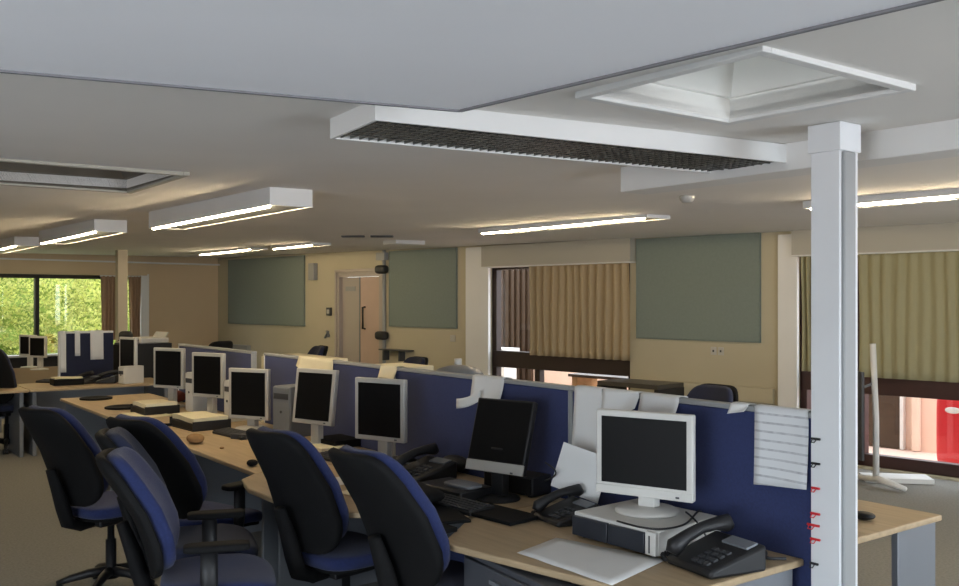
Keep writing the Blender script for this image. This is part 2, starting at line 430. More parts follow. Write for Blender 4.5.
# ------------------------------------------------------------------ ceiling lights
def light_fixture(label, loc, yaw, L, W, Hh, lit, group):
    t = thing('ceiling_light', label, 'ceiling light', loc, yaw, group)   # origin: centre of its top face
    bm = new(); w = 0.012
    b2(bm, -L / 2, L / 2, -W / 2, -W / 2 + w, -Hh, 0); b2(bm, -L / 2, L / 2, W / 2 - w, W / 2, -Hh, 0)
    b2(bm, -L / 2, -L / 2 + w, -W / 2 + w, W / 2 - w, -Hh, 0); b2(bm, L / 2 - w, L / 2, -W / 2 + w, W / 2 - w, -Hh, 0)
    b2(bm, -L / 2 + w, L / 2 - w, -W / 2 + w, W / 2 - w, -0.02, 0)
    part('housing', bm, 'white', t)
    if lit:
        bm = new(); b2(bm, -L / 2 + w, L / 2 - w, -W / 2 + w, W / 2 - w, -Hh + .006, -Hh + .02); part('diffuser_panel', bm, 'greytrim', t)
    else:
        bm = new(); n = int(L / 0.035)
        for i in range(1, n):
            x = -L / 2 + L * i / n; b2(bm, x - .0015, x + .0015, -W / 2 + w, W / 2 - w, -Hh + .004, -Hh + .034)
        for y in (-.12, -.08, -.04, 0, .04, .08, .12): b2(bm, -L / 2 + w, L / 2 - w, y - .002, y + .002, -Hh + .004, -Hh + .034)
        part('louvre', bm, 'louvre', t)
    for y in ((-W / 2 + .02,) if lit else (-W / 4, W / 4)):
        zt = -Hh - 0.004 if lit else -Hh + .048
        bm = new(); cyl(bm, (-L / 2 + .05, y, zt), (L / 2 - .05, y, zt), 0.009 if lit else 0.013, n=10)
        part('tube', bm, 'tube' if lit else 'tubeoff', t, smooth=True)
    return t
A, B = gp(375, 120, 2.27), gp(810, 165, 2.27); Cc = gp(325, 132, 2.27)
d = Vector((B.x - A.x, B.y - A.y)); L1 = d.length; d.normalize(); nn = Vector((-d.y, d.x))
cen = Vector((A.x, A.y)) + d * L1 / 2 + nn * 0.20
light_fixture('unlit long louvred light box across the near ceiling', (cen.x, cen.y, 2.345), math.atan2(d.y, d.x), L1, 0.40, 0.075, False, 'fluorescent ceiling lights')
for s0, s1, v, lab in (
        (3.12, 5.40, -0.63, 'large lit box light nearest of the row on the left ceiling'),
        (6.5, 8.70, -0.76, 'lit box light second in the row on the left ceiling'),
        (10.0, 12.2, -0.76, 'lit box light furthest along the left ceiling, cut by the picture edge'),
        (-0.7, 1.75, 2.70, 'lit strip light to the right of the white column'),
        (3.2, 5.5, 2.70, 'lit strip light above the beige curtained window'),
        (9.2, 10.5, 2.70, 'short lit strip light above the gap left of the pale door'),
        (11.2, 13.4, 2.68, 'lit strip light above the left end of the long pinboard')):
    c = bank((s0 + s1) / 2, v); z = ceil_z(c.y)
    hh = 0.13 if v < 0 else 0.05
    light_fixture(lab, (c.x, c.y, z + .01), BYAW, s1 - s0, 0.28, hh, True, 'fluorescent ceiling lights')
# smoke detector and small ceiling boxes
p = gp(687, 196, 2.38)
bm = new(); lathe(bm, [(.001, -.045), (.03, -.045), (.045, -.03), (.05, -.012), (.05, 0.01)])
tag(part('smoke_detector', bm, 'silver', None, (p.x, p.y, ceil_z(p.y)), smooth=True), 'round smoke detector on the ceiling between light and column', 'smoke detector')
p = gp(404, 238, 2.5); bm = new(); b2(bm, -.22, .22, -.16, .16, -.05, 0.01)
tag(part('ceiling_speaker_box', bm, 'white', None, (p.x, p.y, ceil_z(p.y)), (0, 0, BYAW + PI/2), bevel=.005), 'small pale box on the ceiling in front of the middle pinboard', 'ceiling box')
for px in (353, 382):
    p = gp(px, 231, 2.5); bm = new(); b2(bm, -.13, .13, -.05, .05, -.02, 0.01)
    tag(part('ceiling_vent', bm, 'darkgrey', None, (p.x, p.y, ceil_z(p.y)), bevel=.003), 'narrow dark vent on the ceiling, ' + ('left' if px < 360 else 'right') + ' one of two near the pale door', 'vent', 'small ceiling vents')

# ------------------------------------------------------------------ things on the walls
WYAW = math.atan2(WU.y, WU.x)
def wall_pt(px, z, off): 
    p = w_px(px, -off); return (p.x, p.y, z)
def pinboard(px0, px1, z0, z1, label):
    s0, s1 = w_s(px0), w_s(px1); c = C0 + WU * (s0 + s1) / 2 - WN * 0.001; w = s1 - s0; h = z1 - z0
    t = thing('pinboard', label, 'pinboard', (c.x, c.y, z0), WYAW, 'grey felt pinboards')
    bm = new(); b2(bm, -w / 2, w / 2, -.035, 0, 0, h); part('felt_panel', bm, 'board', t, bevel=.004)
    bm = new(); 
    b2(bm, -w/2 - .012, w/2 + .012, -.038, 0, -.012, 0); b2(bm, -w/2 - .012, w/2 + .012, -.038, 0, h, h + .012)
    b2(bm, -w/2 - .012, -w/2, -.038, 0, 0, h); b2(bm, w/2, w/2 + .012, -.038, 0, 0, h)
    part('edge_trim', bm, 'board', t)
pinboard(638.5, 760, 1.245, 2.43, 'square grey-green pinboard between the curtained windows')
pinboard(391, 457, 1.29, 2.465, 'grey-green pinboard between the pale door and beige curtained window')
pinboard(230, 305, 1.24, 2.49, 'long grey-green pinboard left of the pale door')

# door
def door():
    c = C0 + WU * dr0; r = sroot('door_1', (c.x, c.y, 0), WYAW); w = dr1 - dr0
    bm = new(); b2(bm, 0, .06, .0, .16, 0, 2.17); b2(bm, w - .06, w, .0, .16, 0, 2.17); b2(bm, 0, w, 0, .16, 2.09, 2.17)
    b2(bm, -.05, .0, -.02, 0, 0, 2.22); b2(bm, w, w + .05, -.02, 0, 0, 2.22); b2(bm, -.05, w + .05, -.02, 0, 2.17, 2.22)
    part('door_frame', bm, 'doorglass', r, bevel=.004)
    m = w * 0.47
    bm = new(); b2(bm, .06, m - .01, .07, .12, 0.01, 2.085); part('door_leaf', bm, 'doorglass', r, bevel=.004)
    bm = new(); b2(bm, .16, m - .14, .062, .07, 1.85, 1.93); part('door_sign', bm, 'greytrim', r)
    bm = new(); b2(bm, m + .01, w - .06, .06, .11, 0.01, 2.085); part('door_leaf', bm, 'doorpink', r, bevel=.004)
    bm = new(); b2(bm, m - .012, m + .012, .05, .12, 0.01, 2.085); part('door_stile', bm, 'greymetal', r)
    bm = new(); tube(bm, [(m + .14, .06, 1.22), (m + .14, .01, 1.22), (m + .14, .01, 1.58), (m + .14, .06, 1.58)], .018); part('door_handle', bm, 'black', r, smooth=True)
door()
def wall_box(name, px, z, w, h, dpt, m, label, cat, bev=.006, extra=None):
    p = wall_pt(px, z, .0)
    bm = new(); b2(bm, -w / 2, w / 2, -dpt, 0, -h / 2, h / 2)
    if extra: extra(bm)
    return tag(part(name, bm, m, None, p, (0, 0, WYAW), bevel=bev), label, cat)
p = wall_pt(717, 1.12, 0.0)
t = thing('wall_socket', 'pair of white sockets on the wall under the square pinboard', 'socket', p, WYAW)
bm = new(); b2(bm, -.075, -.005, -.012, 0, -.045, .045); part('socket_plate', bm, 'silver', t, bevel=.003)
bm = new(); b2(bm, .02, .09, -.012, 0, -.045, .045); part('socket_plate', bm, 'silver', t, bevel=.003)
bm = new(); b2(bm, -.05, -.03, -.016, -.01, -.012, .012); b2(bm, .045, .065, -.016, -.01, -.012, .012); part('socket_switch', bm, 'darkgrey', t)
wall_box('wall_socket', 453, 1.13, .11, .1, .012, 'silver', 'single white wall plate below the middle pinboard', 'socket')
wall_box('wall_speaker', 315, 2.20, .17, .30, .09, 'greytrim', 'small grey speaker box high on the wall left of the door', 'speaker')
t = wall_box('alarm_call_point', 330, 1.50, .13, .14, .04, 'darkgrey', 'small dark square call point on the wall left of the door', 'call point')
bm = new(); b2(bm, -.035, .035, -.046, -.038, -.035, .035); part('cover_plate', bm, 'silver', t)
p = wall_pt(328, 1.10, 0)
bm = new(); bx(bm, (0, -.03, 0), (.02, .04, .16), rot(0, R(40), 0)); bx(bm, (.04, -.03, .02), (.02, .04, .12), rot(0, R(-40), 0)); bx(bm, (0, -.006, -.02), (.1, .012, .05))
tag(part('coat_hook', bm, 'greymetal', None, p, (0, 0, WYAW), bevel=.003), 'small metal hook on the wall below the dark call point', 'hook')
p = wall_pt(384, 0, 0.03); t = thing('wall_conduit', 'vertical grey conduit with two black boxes right of the door', 'conduit', p, WYAW)
bm = new(); cyl(bm, (0, 0, 0.1), (0, 0, 2.55), .03); part('pipe', bm, 'greytrim', t, smooth=True)
for z in (2.19, 1.13):
    bm = new(); superell(bm, (0, -.05, z), (.13, .07, .07), .6, .6); part('junction_box', bm, 'black', t, smooth=True)
bm = new(); b2(bm, -.11, .11, -.08, 0, 2.34, 2.46); part('bracket', bm, 'greytrim', t)
p = wall_pt(400, .92, 0); bm = new(); b2(bm, -.35, .35, -.16, 0, -.02, 0); b2(bm, .1, .13, -.12, 0, -.18, -.02); b2(bm, -.3, -.27, -.12, 0, -.18, -.02)
tag(part('wall_shelf', bm, 'darkgrey', None, p, (0, 0, WYAW), bevel=.003), 'thin dark shelf on the wall below the middle pinboard', 'shelf')
p = wall_pt(235, .82, 0); bm = new(); b2(bm, -.62, .62, -.09, 0, -.42, 0)
for i in range(24): b2(bm, -.6 + i * .051, -.58 + i * .051, -.096, -.09, -.38, -.04)
tag(part('radiator', bm, 'greytrim', None, p, (0, 0, WYAW), bevel=.003), 'dull grey panel radiator under the long pinboard', 'radiator')

# curtains
def curtain(label, P, D, inn, s0, s1, z0, z1, m, pleats, amp=0.035, irregular=0.5):
    yaw = math.atan2(D.y, D.x); side = 1 if D.x * inn.y - D.y * inn.x > 0 else -1
    c = P + D * s0 + inn * 0.06
    w = s1 - s0; n = max(40, int(pleats * 10)); ph = [random.uniform(-irregular, irregular) for _ in range(pleats + 2)]
    rows = []
    for j in range(14):
        z = (z1 - z0) * j / 13; row = []
        for i in range(n + 1):
            u = i / n; k = u * pleats; a = amp * (0.55 + 0.6 * abs(math.sin(k * .37 + 1.3)))
            x = w * u + 0.01 * math.sin(3 * z + k)
            row.append((x, side * a * math.sin(2 * PI * k + ph[int(k)] * .9 + .25 * math.sin(z * 1.7 + k)), z))
        rows.append(row)
    bm = new(); sheet(bm, rows, 0.004)
    t = thing('curtain', label, 'curtain', (c.x, c.y, z0), yaw, 'window curtains')
    part('drape', bm, m, t, smooth=True)
    bm = new(); b2(bm, -.02, w + .02, -.012, .012, z1 - z0 - .012, z1 - z0 + .012); part('curtain_rail', bm, 'white', t)
    return t
curtain('long beige pleated curtain over the middle window', C0, WU, -WN, w_s(533), w_s(632.5), 0.955, 2.20, 'curtain', 13)
curtain('narrow olive curtain seen just left of the white column', C0, WU, -WN, w_s(804), w_s(853), 0.955, 2.20, 'curtain2', 8, .025)
curtain('olive drawn curtain at the right picture edge, above the red bin', C0, WU, -WN, w_s(861), w_s(1065), 0.93, 2.20, 'curtain2', 15, .013)
curtain('brown gathered curtain left of the distant column', C0, -WN, WU, e_s(115), e_s(100), 0.95, 2.15, 'curtain3', 4, .03)
curtain('brown gathered curtain right of the distant column', C0, -WN, WU, e_s(139), e_s(128), 0.80, 2.15, 'curtain3', 4, .03)

# ------------------------------------------------------------------ outside
bm = new(); b2(bm, -60, 60, -60, 60, -.2, -.12)
struct(part('ground', bm, 'paving', None))
bm = new(); b2(bm, 0.3, 14, -22, 6, -.11, -.09)
struct(part('lawn', bm, 'grass', None, (C0.x, C0.y, 0), (0, 0, math.atan2(-WU.y, -WU.x))))
# facade across the terrace
f0 = C0 + WN * 2.3
bm = new(); b2(bm, -1, 16.5, 0, .2, -.15, .85)
facade = part('neighbour_wall', bm, 'facade', None, (f0.x, f0.y, 0), (0, 0, WYAW)); tag(facade, 'low pink rendered wall outside the right-hand windows', 'wall')
def f_s(px):
    k = (px - CX) / F; y = (WD + 2.3) / (WN.x * k + WN.y); return (Vector((k * y, y)) - f0).dot(WU)
bm = new(); b2(bm, f_s(500), f_s(533), -.05, 0, -.1, 2.3)
for i in range(7):
    x = f_s(500) + (f_s(533) - f_s(500)) * i / 6; b2(bm, x - .03, x + .03, -.09, -.05, -.1, 2.3)
tag(part('timber_door', bm, 'timber', None, (f0.x, f0.y, 0), (0, 0, WYAW)), 'brown boarded door outside, seen through the narrow window pane', 'door')
t = thing('timber_screen', 'brown panelled timber gate outside below the olive curtain', 'gate', (f0.x, f0.y, -.11), WYAW)
bm = new(); b2(bm, f_s(868), f_s(903), -.06, -.01, 0, .98); part('panel', bm, 'timber', t, bevel=.01)
bm = new(); b2(bm, f_s(903), f_s(906), -.10, -.01, 0, 1.02); part('post', bm, 'white', t)
bm = new(); b2(bm, f_s(915), f_s(921), -.10, -.01, 0, 1.02); part('post', bm, 'facade', t)
bm = new(); b2(bm, f_s(499.5) - .35, f_s(504.5) - .28, -.75, -.6, 0, 2.5)
tag(part('white_post', bm, 'paper', None, (f0.x, f0.y, -.12), (0, 0, WYAW), bevel=.01), 'white post outside, seen at the left of the narrow window pane', 'post')
bm = new(); b2(bm, f_s(506), f_s(534), -.75, -.35, .94, 1.02); b2(bm, f_s(507), f_s(510), -.70, -.40, 0, .94); b2(bm, f_s(530), f_s(533), -.70, -.40, 0, .94)
tag(part('white_table', bm, 'paper', None, (f0.x, f0.y, -.12), (0, 0, WYAW), bevel=.005), 'white topped stand outside before the brown boarded door', 'table')
# red bin with pale slot
k = (953 - CX) / F; y = 10.05; 
t = thing('litter_bin', 'red rounded bin with a pale oval slot outside the right window', 'bin', (k * y + .06, y, -.12), WYAW)
bm = new(); superell(bm, (0, 0, .42), (.19, .17, .42), .35, .3); part('bin_body', bm, 'red', t, smooth=True)
bm = new(); superell(bm, (0, -.165, .64), (.08, .012, .035), .6, .9); part('bin_slot', bm, 'white', t, smooth=True)
# timber bench outside the middle window
c = C0 + WU * w_s(566) + WN * 1.15
t = thing('garden_bench', 'plank bench outside the middle window, below its dark bar', 'bench', (c.x, c.y, -.12), WYAW)
for i in range(4):
    bm = new(); b2(bm, -.75, .75, -.25 + i * .13, -.14 + i * .13, .72 + .0, .76); part('seat_slat', bm, 'timber', t, bevel=.005)
for sx in (-.65, .65):
    bm = new(); b2(bm, sx - .05, sx + .05, -.22, .24, 0, .72); part('leg', bm, 'soil', t, bevel=.005)
bm = new(); b2(bm, -.65, .65, -.02, .02, .45, .55); part('stretcher', bm, 'soil', t)
# hedge of leaves behind the end window
bm = new()
hc = C0 - WU * 3.0
for i in range(30000):
    t_ = random.uniform(-0.6, 10.0); z = random.uniform(.1, 2.9) ; dep = random.gauss(0, .35) + .45 * math.sin(t_ * 2.1) + .3 * math.sin(z * 3 + t_)
    c = hc - WN * t_ - WU * dep; s = random.uniform(.03, .06)
    m_ = Matrix.Rotation(random.uniform(0, 6.28), 3, Vector((random.uniform(-1, 1), random.uniform(-1, 1), random.uniform(-.6, .6))).normalized())
    vs = [bm.verts.new(Vector((c.x, c.y, z)) + m_ @ Vector(q)) for q in ((-s, 0, 0), (0, -s * .5, s * .12), (s, 0, 0), (0, s * .5, s * .12))]
    bm.faces.new(vs)
h = part('hedge', bm, 'leaf'); h['kind'] = 'stuff'; tag(h, 'bright green leafy hedge outside the far end window', 'hedge')
p0 = hc - WU * 2.2 - WN * 5; bm = new(); superell(bm, (0, 0, 1.5), (5.6, .4, 1.7), .4, .4)
for v in bm.verts: v.co += Vector((random.uniform(-.1, .1), random.uniform(-.1, .1), random.uniform(-.1, .1)))
h = part('foliage', bm, 'grass', None, (p0.x, p0.y, 0), (0, 0, math.atan2(WN.y, WN.x))); h['kind'] = 'stuff'; tag(h, 'dense green growth deep behind the leafy hedge', 'foliage')

# ------------------------------------------------------------------ desk screens
def desk_screen(label, s0, s1, endcap=None, v=0.0, ztop=1.28):
    p = bank(s1, v); t = thing('desk_screen', label, 'desk screen', p, BYAW, 'blue fabric desk screens'); w = s1 - s0
    bm = new(); b2(bm, 0.012, w - .012, -.02, .02, 0.05, ztop - .022); part('fabric_panel', bm, 'screen', t, bevel=.006)
    bm = new(); b2(bm, 0, w, -.024, .024, ztop - .022, ztop); part('top_rail', bm, 'greytrim', t, bevel=.004)
    bm = new(); b2(bm, 0, .012, -.024, .024, 0.05, ztop - .022); part('end_rail', bm, endcap or 'greytrim', t, bevel=.003)
    bm = new(); b2(bm, w - .012, w, -.024, .024, 0.05, ztop - .022); part('end_rail', bm, 'purple' if s0 < .1 else 'greytrim', t, bevel=.003)
    for x in (.15, w - .15):
        bm = new(); b2(bm, x - .03, x + .03, -.022, .022, 0, .05); part('foot', bm, 'black', t, bevel=.004)
desk_screen('blue desk screen nearest the white column with a long printed sheet', -0.035, 1.30)
desk_screen('blue desk screen behind the tilted black monitor', 1.305, 2.93)
desk_screen('blue desk screen behind the silver monitor in mid row', 2.935, 4.25)
desk_screen('blue desk screen with pale end post behind the grey tower', 4.255, 4.90, 'white')
desk_screen('blue desk screen furthest along the long desk row', 5.14, 6.90, 'white')

# ------------------------------------------------------------------ desks
def desk(label, poly, legs=(), grp='beech office desks', side=-1, panel=True):
    # poly: list of (s, v) outline in bank coordinates
    s_ref = max(p[0] for p in poly); p = bank(s_ref, 0)
    t = thing('desk', label, 'desk', p, BYAW, grp)
    loc = [(s_ref - q[0], q[1]) for q in poly]
    bm = new(); prism(bm, loc, .703, .73); part('desk_top', bm, 'beech', t, bevel=.006)
    for s, v0, v1 in legs:
        x = s_ref - s; bm = new(); b2(bm, x - .015, x + .015, min(v0, v1), max(v0, v1), 0, .703); part('leg_panel', bm, 'greymetal', t, bevel=.003)
    if not panel: return t
    ss = [q[0] for q in poly]; bm = new(); yv = (-.06 if side < 0 else .06)
    b2(bm, s_ref - max(ss) + .05, s_ref - min(ss) - .05, yv - .009, yv + .009, .35, .703); part('modesty_panel', bm, 'greymetal', t)
    return t
def arc(cx, cv_, r, a0, a1, n=6): return [(cx + r * math.cos(R(a0 + (a1 - a0) * i / n)), cv_ + r * math.sin(R(a0 + (a1 - a0) * i / n))) for i in range(n + 1)]
desk('beech desk nearest the viewer, holding the beige computer and white monitor',
     [(0.0, -.03), (0.0, -.80), (.2, -.84), (.95, -.97), (1.01, -.965), (1.05, -.93), (1.27, -.66), (1.30, -.5), (1.30, -.03)], legs=[(.03, -.72, -.08), (1.26, -.5, -.08)])
desk('cluttered beech desk below the tilted black monitor', [(1.31, -.03), (1.31, -.66), (1.55, -.86), (1.75, -1.08), (2.0, -1.17), (2.5, -1.17), (2.75, -1.1), (2.86, -.98), (2.86, -.03)], legs=[(1.37, -.6, -.08), (2.82, -.85, -.08)])
desk('beech desk with papers between the two blue chairs', [(2.87, -.03), (2.87, -.97), (4.45, -.95), (4.45, -.03)], legs=[(2.93, -.9, -.08), (4.40, -.9, -.08)])
desk('bright beech desk with crumpled wrapper on it', [(4.455, -.03), (4.455, -.95), (6.1, -.92), (6.1, -.03)], legs=[(4.5, -.88, -.08), (6.05, -.88, -.08)])
desk('beech desk with dark round mats at the far corner of the row', [(6.105, -.03), (6.105, -.92), (7.75, -.90), (7.75, -.03)], legs=[(6.15, -.86, -.08), (7.70, -.86, -.08)])
desk('bare beech desk right of the white column', [(0.05, .03), (0.05, 1.10), (1.6, 1.10), (1.6, .03)], legs=[(.075, .74, 1.06), (1.55, .1, 1.06)], side=1, panel=False)
desk('beech desk behind the blue screens with a chair at the wall side', [(1.61, .03), (1.61, 1.10), (3.2, 1.10), (3.2, .03)], legs=[(1.65, .1, 1.06), (3.15, .1, 1.06)], side=1)
# grey drawer pedestal under the near desk
p = bank(.98, -.90); t = thing('drawer_pedestal', 'dark grey drawer pedestal under the near desk corner', 'pedestal', (p.x, p.y, 0), BYAW + R(-6.5))
bm = new(); b2(bm, 0, .62, .02, .5, 0.02, .690); part('carcass', bm, 'darkpanel', t, bevel=.004)
for z0, z1 in ((.05, .25), (.26, .46), (.47, .67)):
    bm = new(); b2(bm, .01, .61, 0.0, .02, z0, z1); dr = part('drawer', bm, 'darkpanel', t, bevel=.004)
    bm = new(); b2(bm, .23, .39, -.015, 0, z1 - .05, z1 - .035); part('handle', bm, 'greymetal', dr)
# mottled bag under the desk end
p = bank(.22, -.30); bm = new()
superell(bm, (0, 0, .22), (.26, .17, .22), .7, .7, f=lambda v: v * (1 + .08 * math.sin(9 * v.x + 11 * v.z)))
t = tag(part('bag', bm, 'bag', None, (p.x, p.y, 0.0), (0, 0, BYAW), smooth=True), 'dark mottled bag on the floor under the near desk end', 'bag')
bm = new(); tube(bm, [(-.14, 0, .40), (-.09, 0, .50), (0, 0, .535), (.09, 0, .50), (.14, 0, .40)], .012); part('bag_handle', bm, 'black', t, smooth=True)

# far end desks (across the end of the row)
PU = -VX                                    # runs away to the left
q0 = bank(8.88, .50); 
def end_pt(t, w, z=0): p = Vector((q0.x, q0.y)) + PU * t - UX * w; return Vector((p.x, p.y, z))
EYAW = math.atan2(PU.y, PU.x) + PI          # local x runs to the right in the picture, local y away
def end_desk(label, t0, t1, w0, w1):
    p = end_pt(t1, w0); t = thing('desk', label, 'desk', p, EYAW, 'beech office desks'); L = t1 - t0; D = w1 - w0
    bm = new(); b2(bm, 0, L, 0, D, .703, .73); part('desk_top', bm, 'beech', t, bevel=.006)
    for x in (.06, L - .06):
        bm = new(); b2(bm, x - .02, x + .02, .08, D - .05, 0, .703); part('leg_panel', bm, 'greymetal', t, bevel=.003)
    bm = new(); b2(bm, .1, L - .1, D - .08, D - .06, .35, .703); part('modesty_panel', bm, 'greymetal', t)
end_desk('beech desk across the end of the row, in front of the papered screen', -.1, 1.45, 0, .85)
end_desk('beech desk at far left beside the navy chair', 1.46, 3.0, 0, .85)
end_desk('pale desk under the far window sill', 1.3, 3.1, 2.2, 3.0)
def end_t(px, w):
    k = (px - CX) / F; o = Vector((q0.x, q0.y)) - UX * w
    return (k * o.y - o.x) / (PU.x - k * PU.y)
TS = end_t(60, .90); WS = TS - end_t(113, .90)
p = end_pt(TS, .90); t = thing('desk_screen', 'navy desk screen hung with white papers by the far window', 'desk screen', p, EYAW, 'blue fabric desk screens')
bm = new(); b2(bm, 0, WS, -.02, .02, .04, 1.30); part('fabric_panel', bm, 'chairnavy', t, bevel=.006)
bm = new(); b2(bm, 0, WS, -.024, .024, 1.30, 1.325); part('top_rail', bm, 'white', t, bevel=.003)
bm = new(); b2(bm, -.02, 0, -.024, .024, .04, 1.325); part('end_rail', bm, 'white', t)
for x in (.12, WS - .12):
    bm = new(); b2(bm, x - .03, x + .03, -.022, .022, 0, .04); part('foot', bm, 'black', t)

# ------------------------------------------------------------------ monitors
def monitor_parts(t, w, h, lift, bez, m, tilt=0.0, chin=0.0, bezm=None, base_r=.12, base_m=None):
    zc = lift
    rt = rot(-tilt)
    def tl(bm_):
        for v in bm_.verts:
            q = rt @ Vector((v.co.x, v.co.y, v.co.z)); v.co = q + Vector((0, 0, zc))
        return bm_
    bm = new(); b2(bm, -w / 2, w / 2, 0, .035, 0, h); hs = part('housing', tl(bm), bezm or m, t, bevel=.006)
    bm = new(); superell(bm, (0, .045, h * .5), (w * .32, .03, h * .34), .5, .4); part('rear_bulge', tl(bm), m, t, smooth=True)
    bm = new()
    b2(bm, -w / 2 + bez, w / 2 - bez, -.002, .004, bez + chin, h - bez); part('screen', tl(bm), 'lcd', t)
    if chin:
        bm = new(); b2(bm, -w / 2, w / 2, -.003, .010, 0, chin + bez * .6); part('chin', tl(bm), m, t, bevel=.003)
    bm = new(); b2(bm, w / 2 - .07, w / 2 - .055, -.005, 0, bez * .4, bez * .4 + .007); part('power_button', tl(bm), 'darkgrey', t)
    bm = new(); prism(bm, [(-.035, .03), (.035, .03), (.045, .07), (-.045, .07)], .012, lift + h * .32); part('neck', bm, base_m or m, t, bevel=.004)
    bm = new(); lathe(bm, [(base_r, 0), (base_r, .006), (base_r * .93, .014), (base_r * .3, .022), (.001, .022)], 32, (0, .04, 0)); part('stand_base', bm, base_m or m, t, smooth=True)
def monitor(label, pos, yaw, w=.37, h=.365, lift=.14, bez=.028, m='silver', **kw):
    t = thing('monitor', label, 'monitor', pos, yaw, 'flat screen monitors')
    monitor_parts(t, w, h, lift, bez, m, **kw); return t
PCZ = .73 + .105
p = bank_px(643, -.30, PCZ + .001)
monitor('white framed monitor on the beige desktop computer, largest in view', p, R(-33), .42, .345, .065, .026, 'pcwhite', chin=.02, base_r=.13)
p = bank_px(493, -.34, .731)
monitor('tilted black monitor with pale lower strip below a flagged paper', p, R(-38), .345, .36, .135, .010, 'silver', tilt=R(17), chin=.045, bezm='black', base_m='black', base_r=.11)
p = bank_px(379, -.30, .731); monitor('silver monitor in front of the wide blank blue screen in mid row', p, R(-33), lift=.145)
p = bank_px(311, -.30, .731); monitor('silver monitor right of the grey tower with white sheet behind it', p, R(-36), lift=.15, tilt=R(7))
p = bank_px(248, -.30, .731); monitor('dark silver monitor left of the grey tower', p, R(-25), h=.38, lift=.075)
p = bank_px(207, -.30, .731); monitor('silver monitor behind the black tray with white paper, third from the far end', p, R(-32), lift=.17)
p = bank_px(168, -.30, .731); monitor('silver monitor at the far end of the long desk row', p, R(-28), lift=.17)
def at(px, y, z): return Vector(((px - CX) / F * y, y, z))
monitor('pale framed monitor right below the distant column', at(127, 11.0, .731), R(-40), w=.36, h=.40, lift=.13, m='pcwhite')
monitor('small dark monitor left of the window post, rightmost of two at far left', at(37, 12.9, .731), R(-25), w=.33, h=.30, lift=.17, m='pcwhite')
monitor('small dark monitor at far left by the window sill, leftmost of all', at(27, 13.3, .731), R(-25), w=.33, h=.30, lift=.17, m='pcwhite')

# ------------------------------------------------------------------ computers
p = gp(612, 546, .73); pm = bank(.60, -.36)
a_ = gp(655, 560, .73); b_ = gp(572, 537, .73)
dx = Vector((a_.x - b_.x, a_.y - b_.y)); pyaw = math.atan2(dx.y, dx.x)
t = thing('desktop_computer', 'flat beige desktop computer under the white monitor', 'computer', (b_.x, b_.y, .731), pyaw)
bm = new(); b2(bm, 0, .44, .012, .40, .008, .104); part('case', bm, 'pcwhite', t, bevel=.006)
bm = new(); b2(bm, .004, .195, -.004, .012, .012, .09); part('drive_bay', bm, 'pcdark', t, bevel=.003)
bm = new(); b2(bm, .2, .385, -.004, .012, .012, .09); part('drive_bay', bm, 'pcdark', t, bevel=.003)
bm = new(); b2(bm, .39, .44, -.004, .012, .012, .1); part('front_strip', bm, 'pcwhite', t, bevel=.003)
bm = new(); b2(bm, .409, .414, -.007, -.003, .02, .085); part('vent_slot', bm, 'black', t)
for x in (.04, .40):
    for y in (.04, .36):
        bm = new(); cyl(bm, (x, y, 0), (x, y, .01), .014, n=10); part('foot', bm, 'black', t)
def tower(label, pos, yaw, m, w=.17, h=.36, d_=.4):
    t = thing('computer_tower', label, 'computer', pos, yaw, 'tower computers')
    bm = new(); b2(bm, -w / 2, w / 2, .01, d_, 0, h); part('case', bm, m, t, bevel=.005)
    bm = new(); b2(bm, -w / 2 + .004, w / 2 - .004, 0, .012, .01, h - .006); fr = part('front_panel', bm, m, t, bevel=.004)
    bm = new(); b2(bm, -w / 2 + .015, w / 2 - .015, -.003, .002, h - .09, h - .05); part('disc_drive', bm, 'darkgrey', fr)
    bm = new(); cyl(bm, (0, -.004, h * .5), (0, .002, h * .5), .01, n=12); part('power_button', bm, 'darkgrey', fr)
p = bank_px(281, -.28, .731); tower('brushed grey computer tower between two silver monitors', p, R(-40), 'greymetal', .19, .36, .2)
p = bank_px(189, -.27, .731); tower('pale computer tower between the two furthest monitors of the row', p, R(-45), 'pcwhite', .14, .34, .2)
p = bank_px(227, -.26, .731); tower('pale narrow computer tower behind the dark silver monitor', p, R(-45), 'pcwhite', .10, .33, .18)
tower('white computer tower standing below the distant column', at(121, 10.75, .731), R(-40), 'pcwhite', .13, .20, .25)

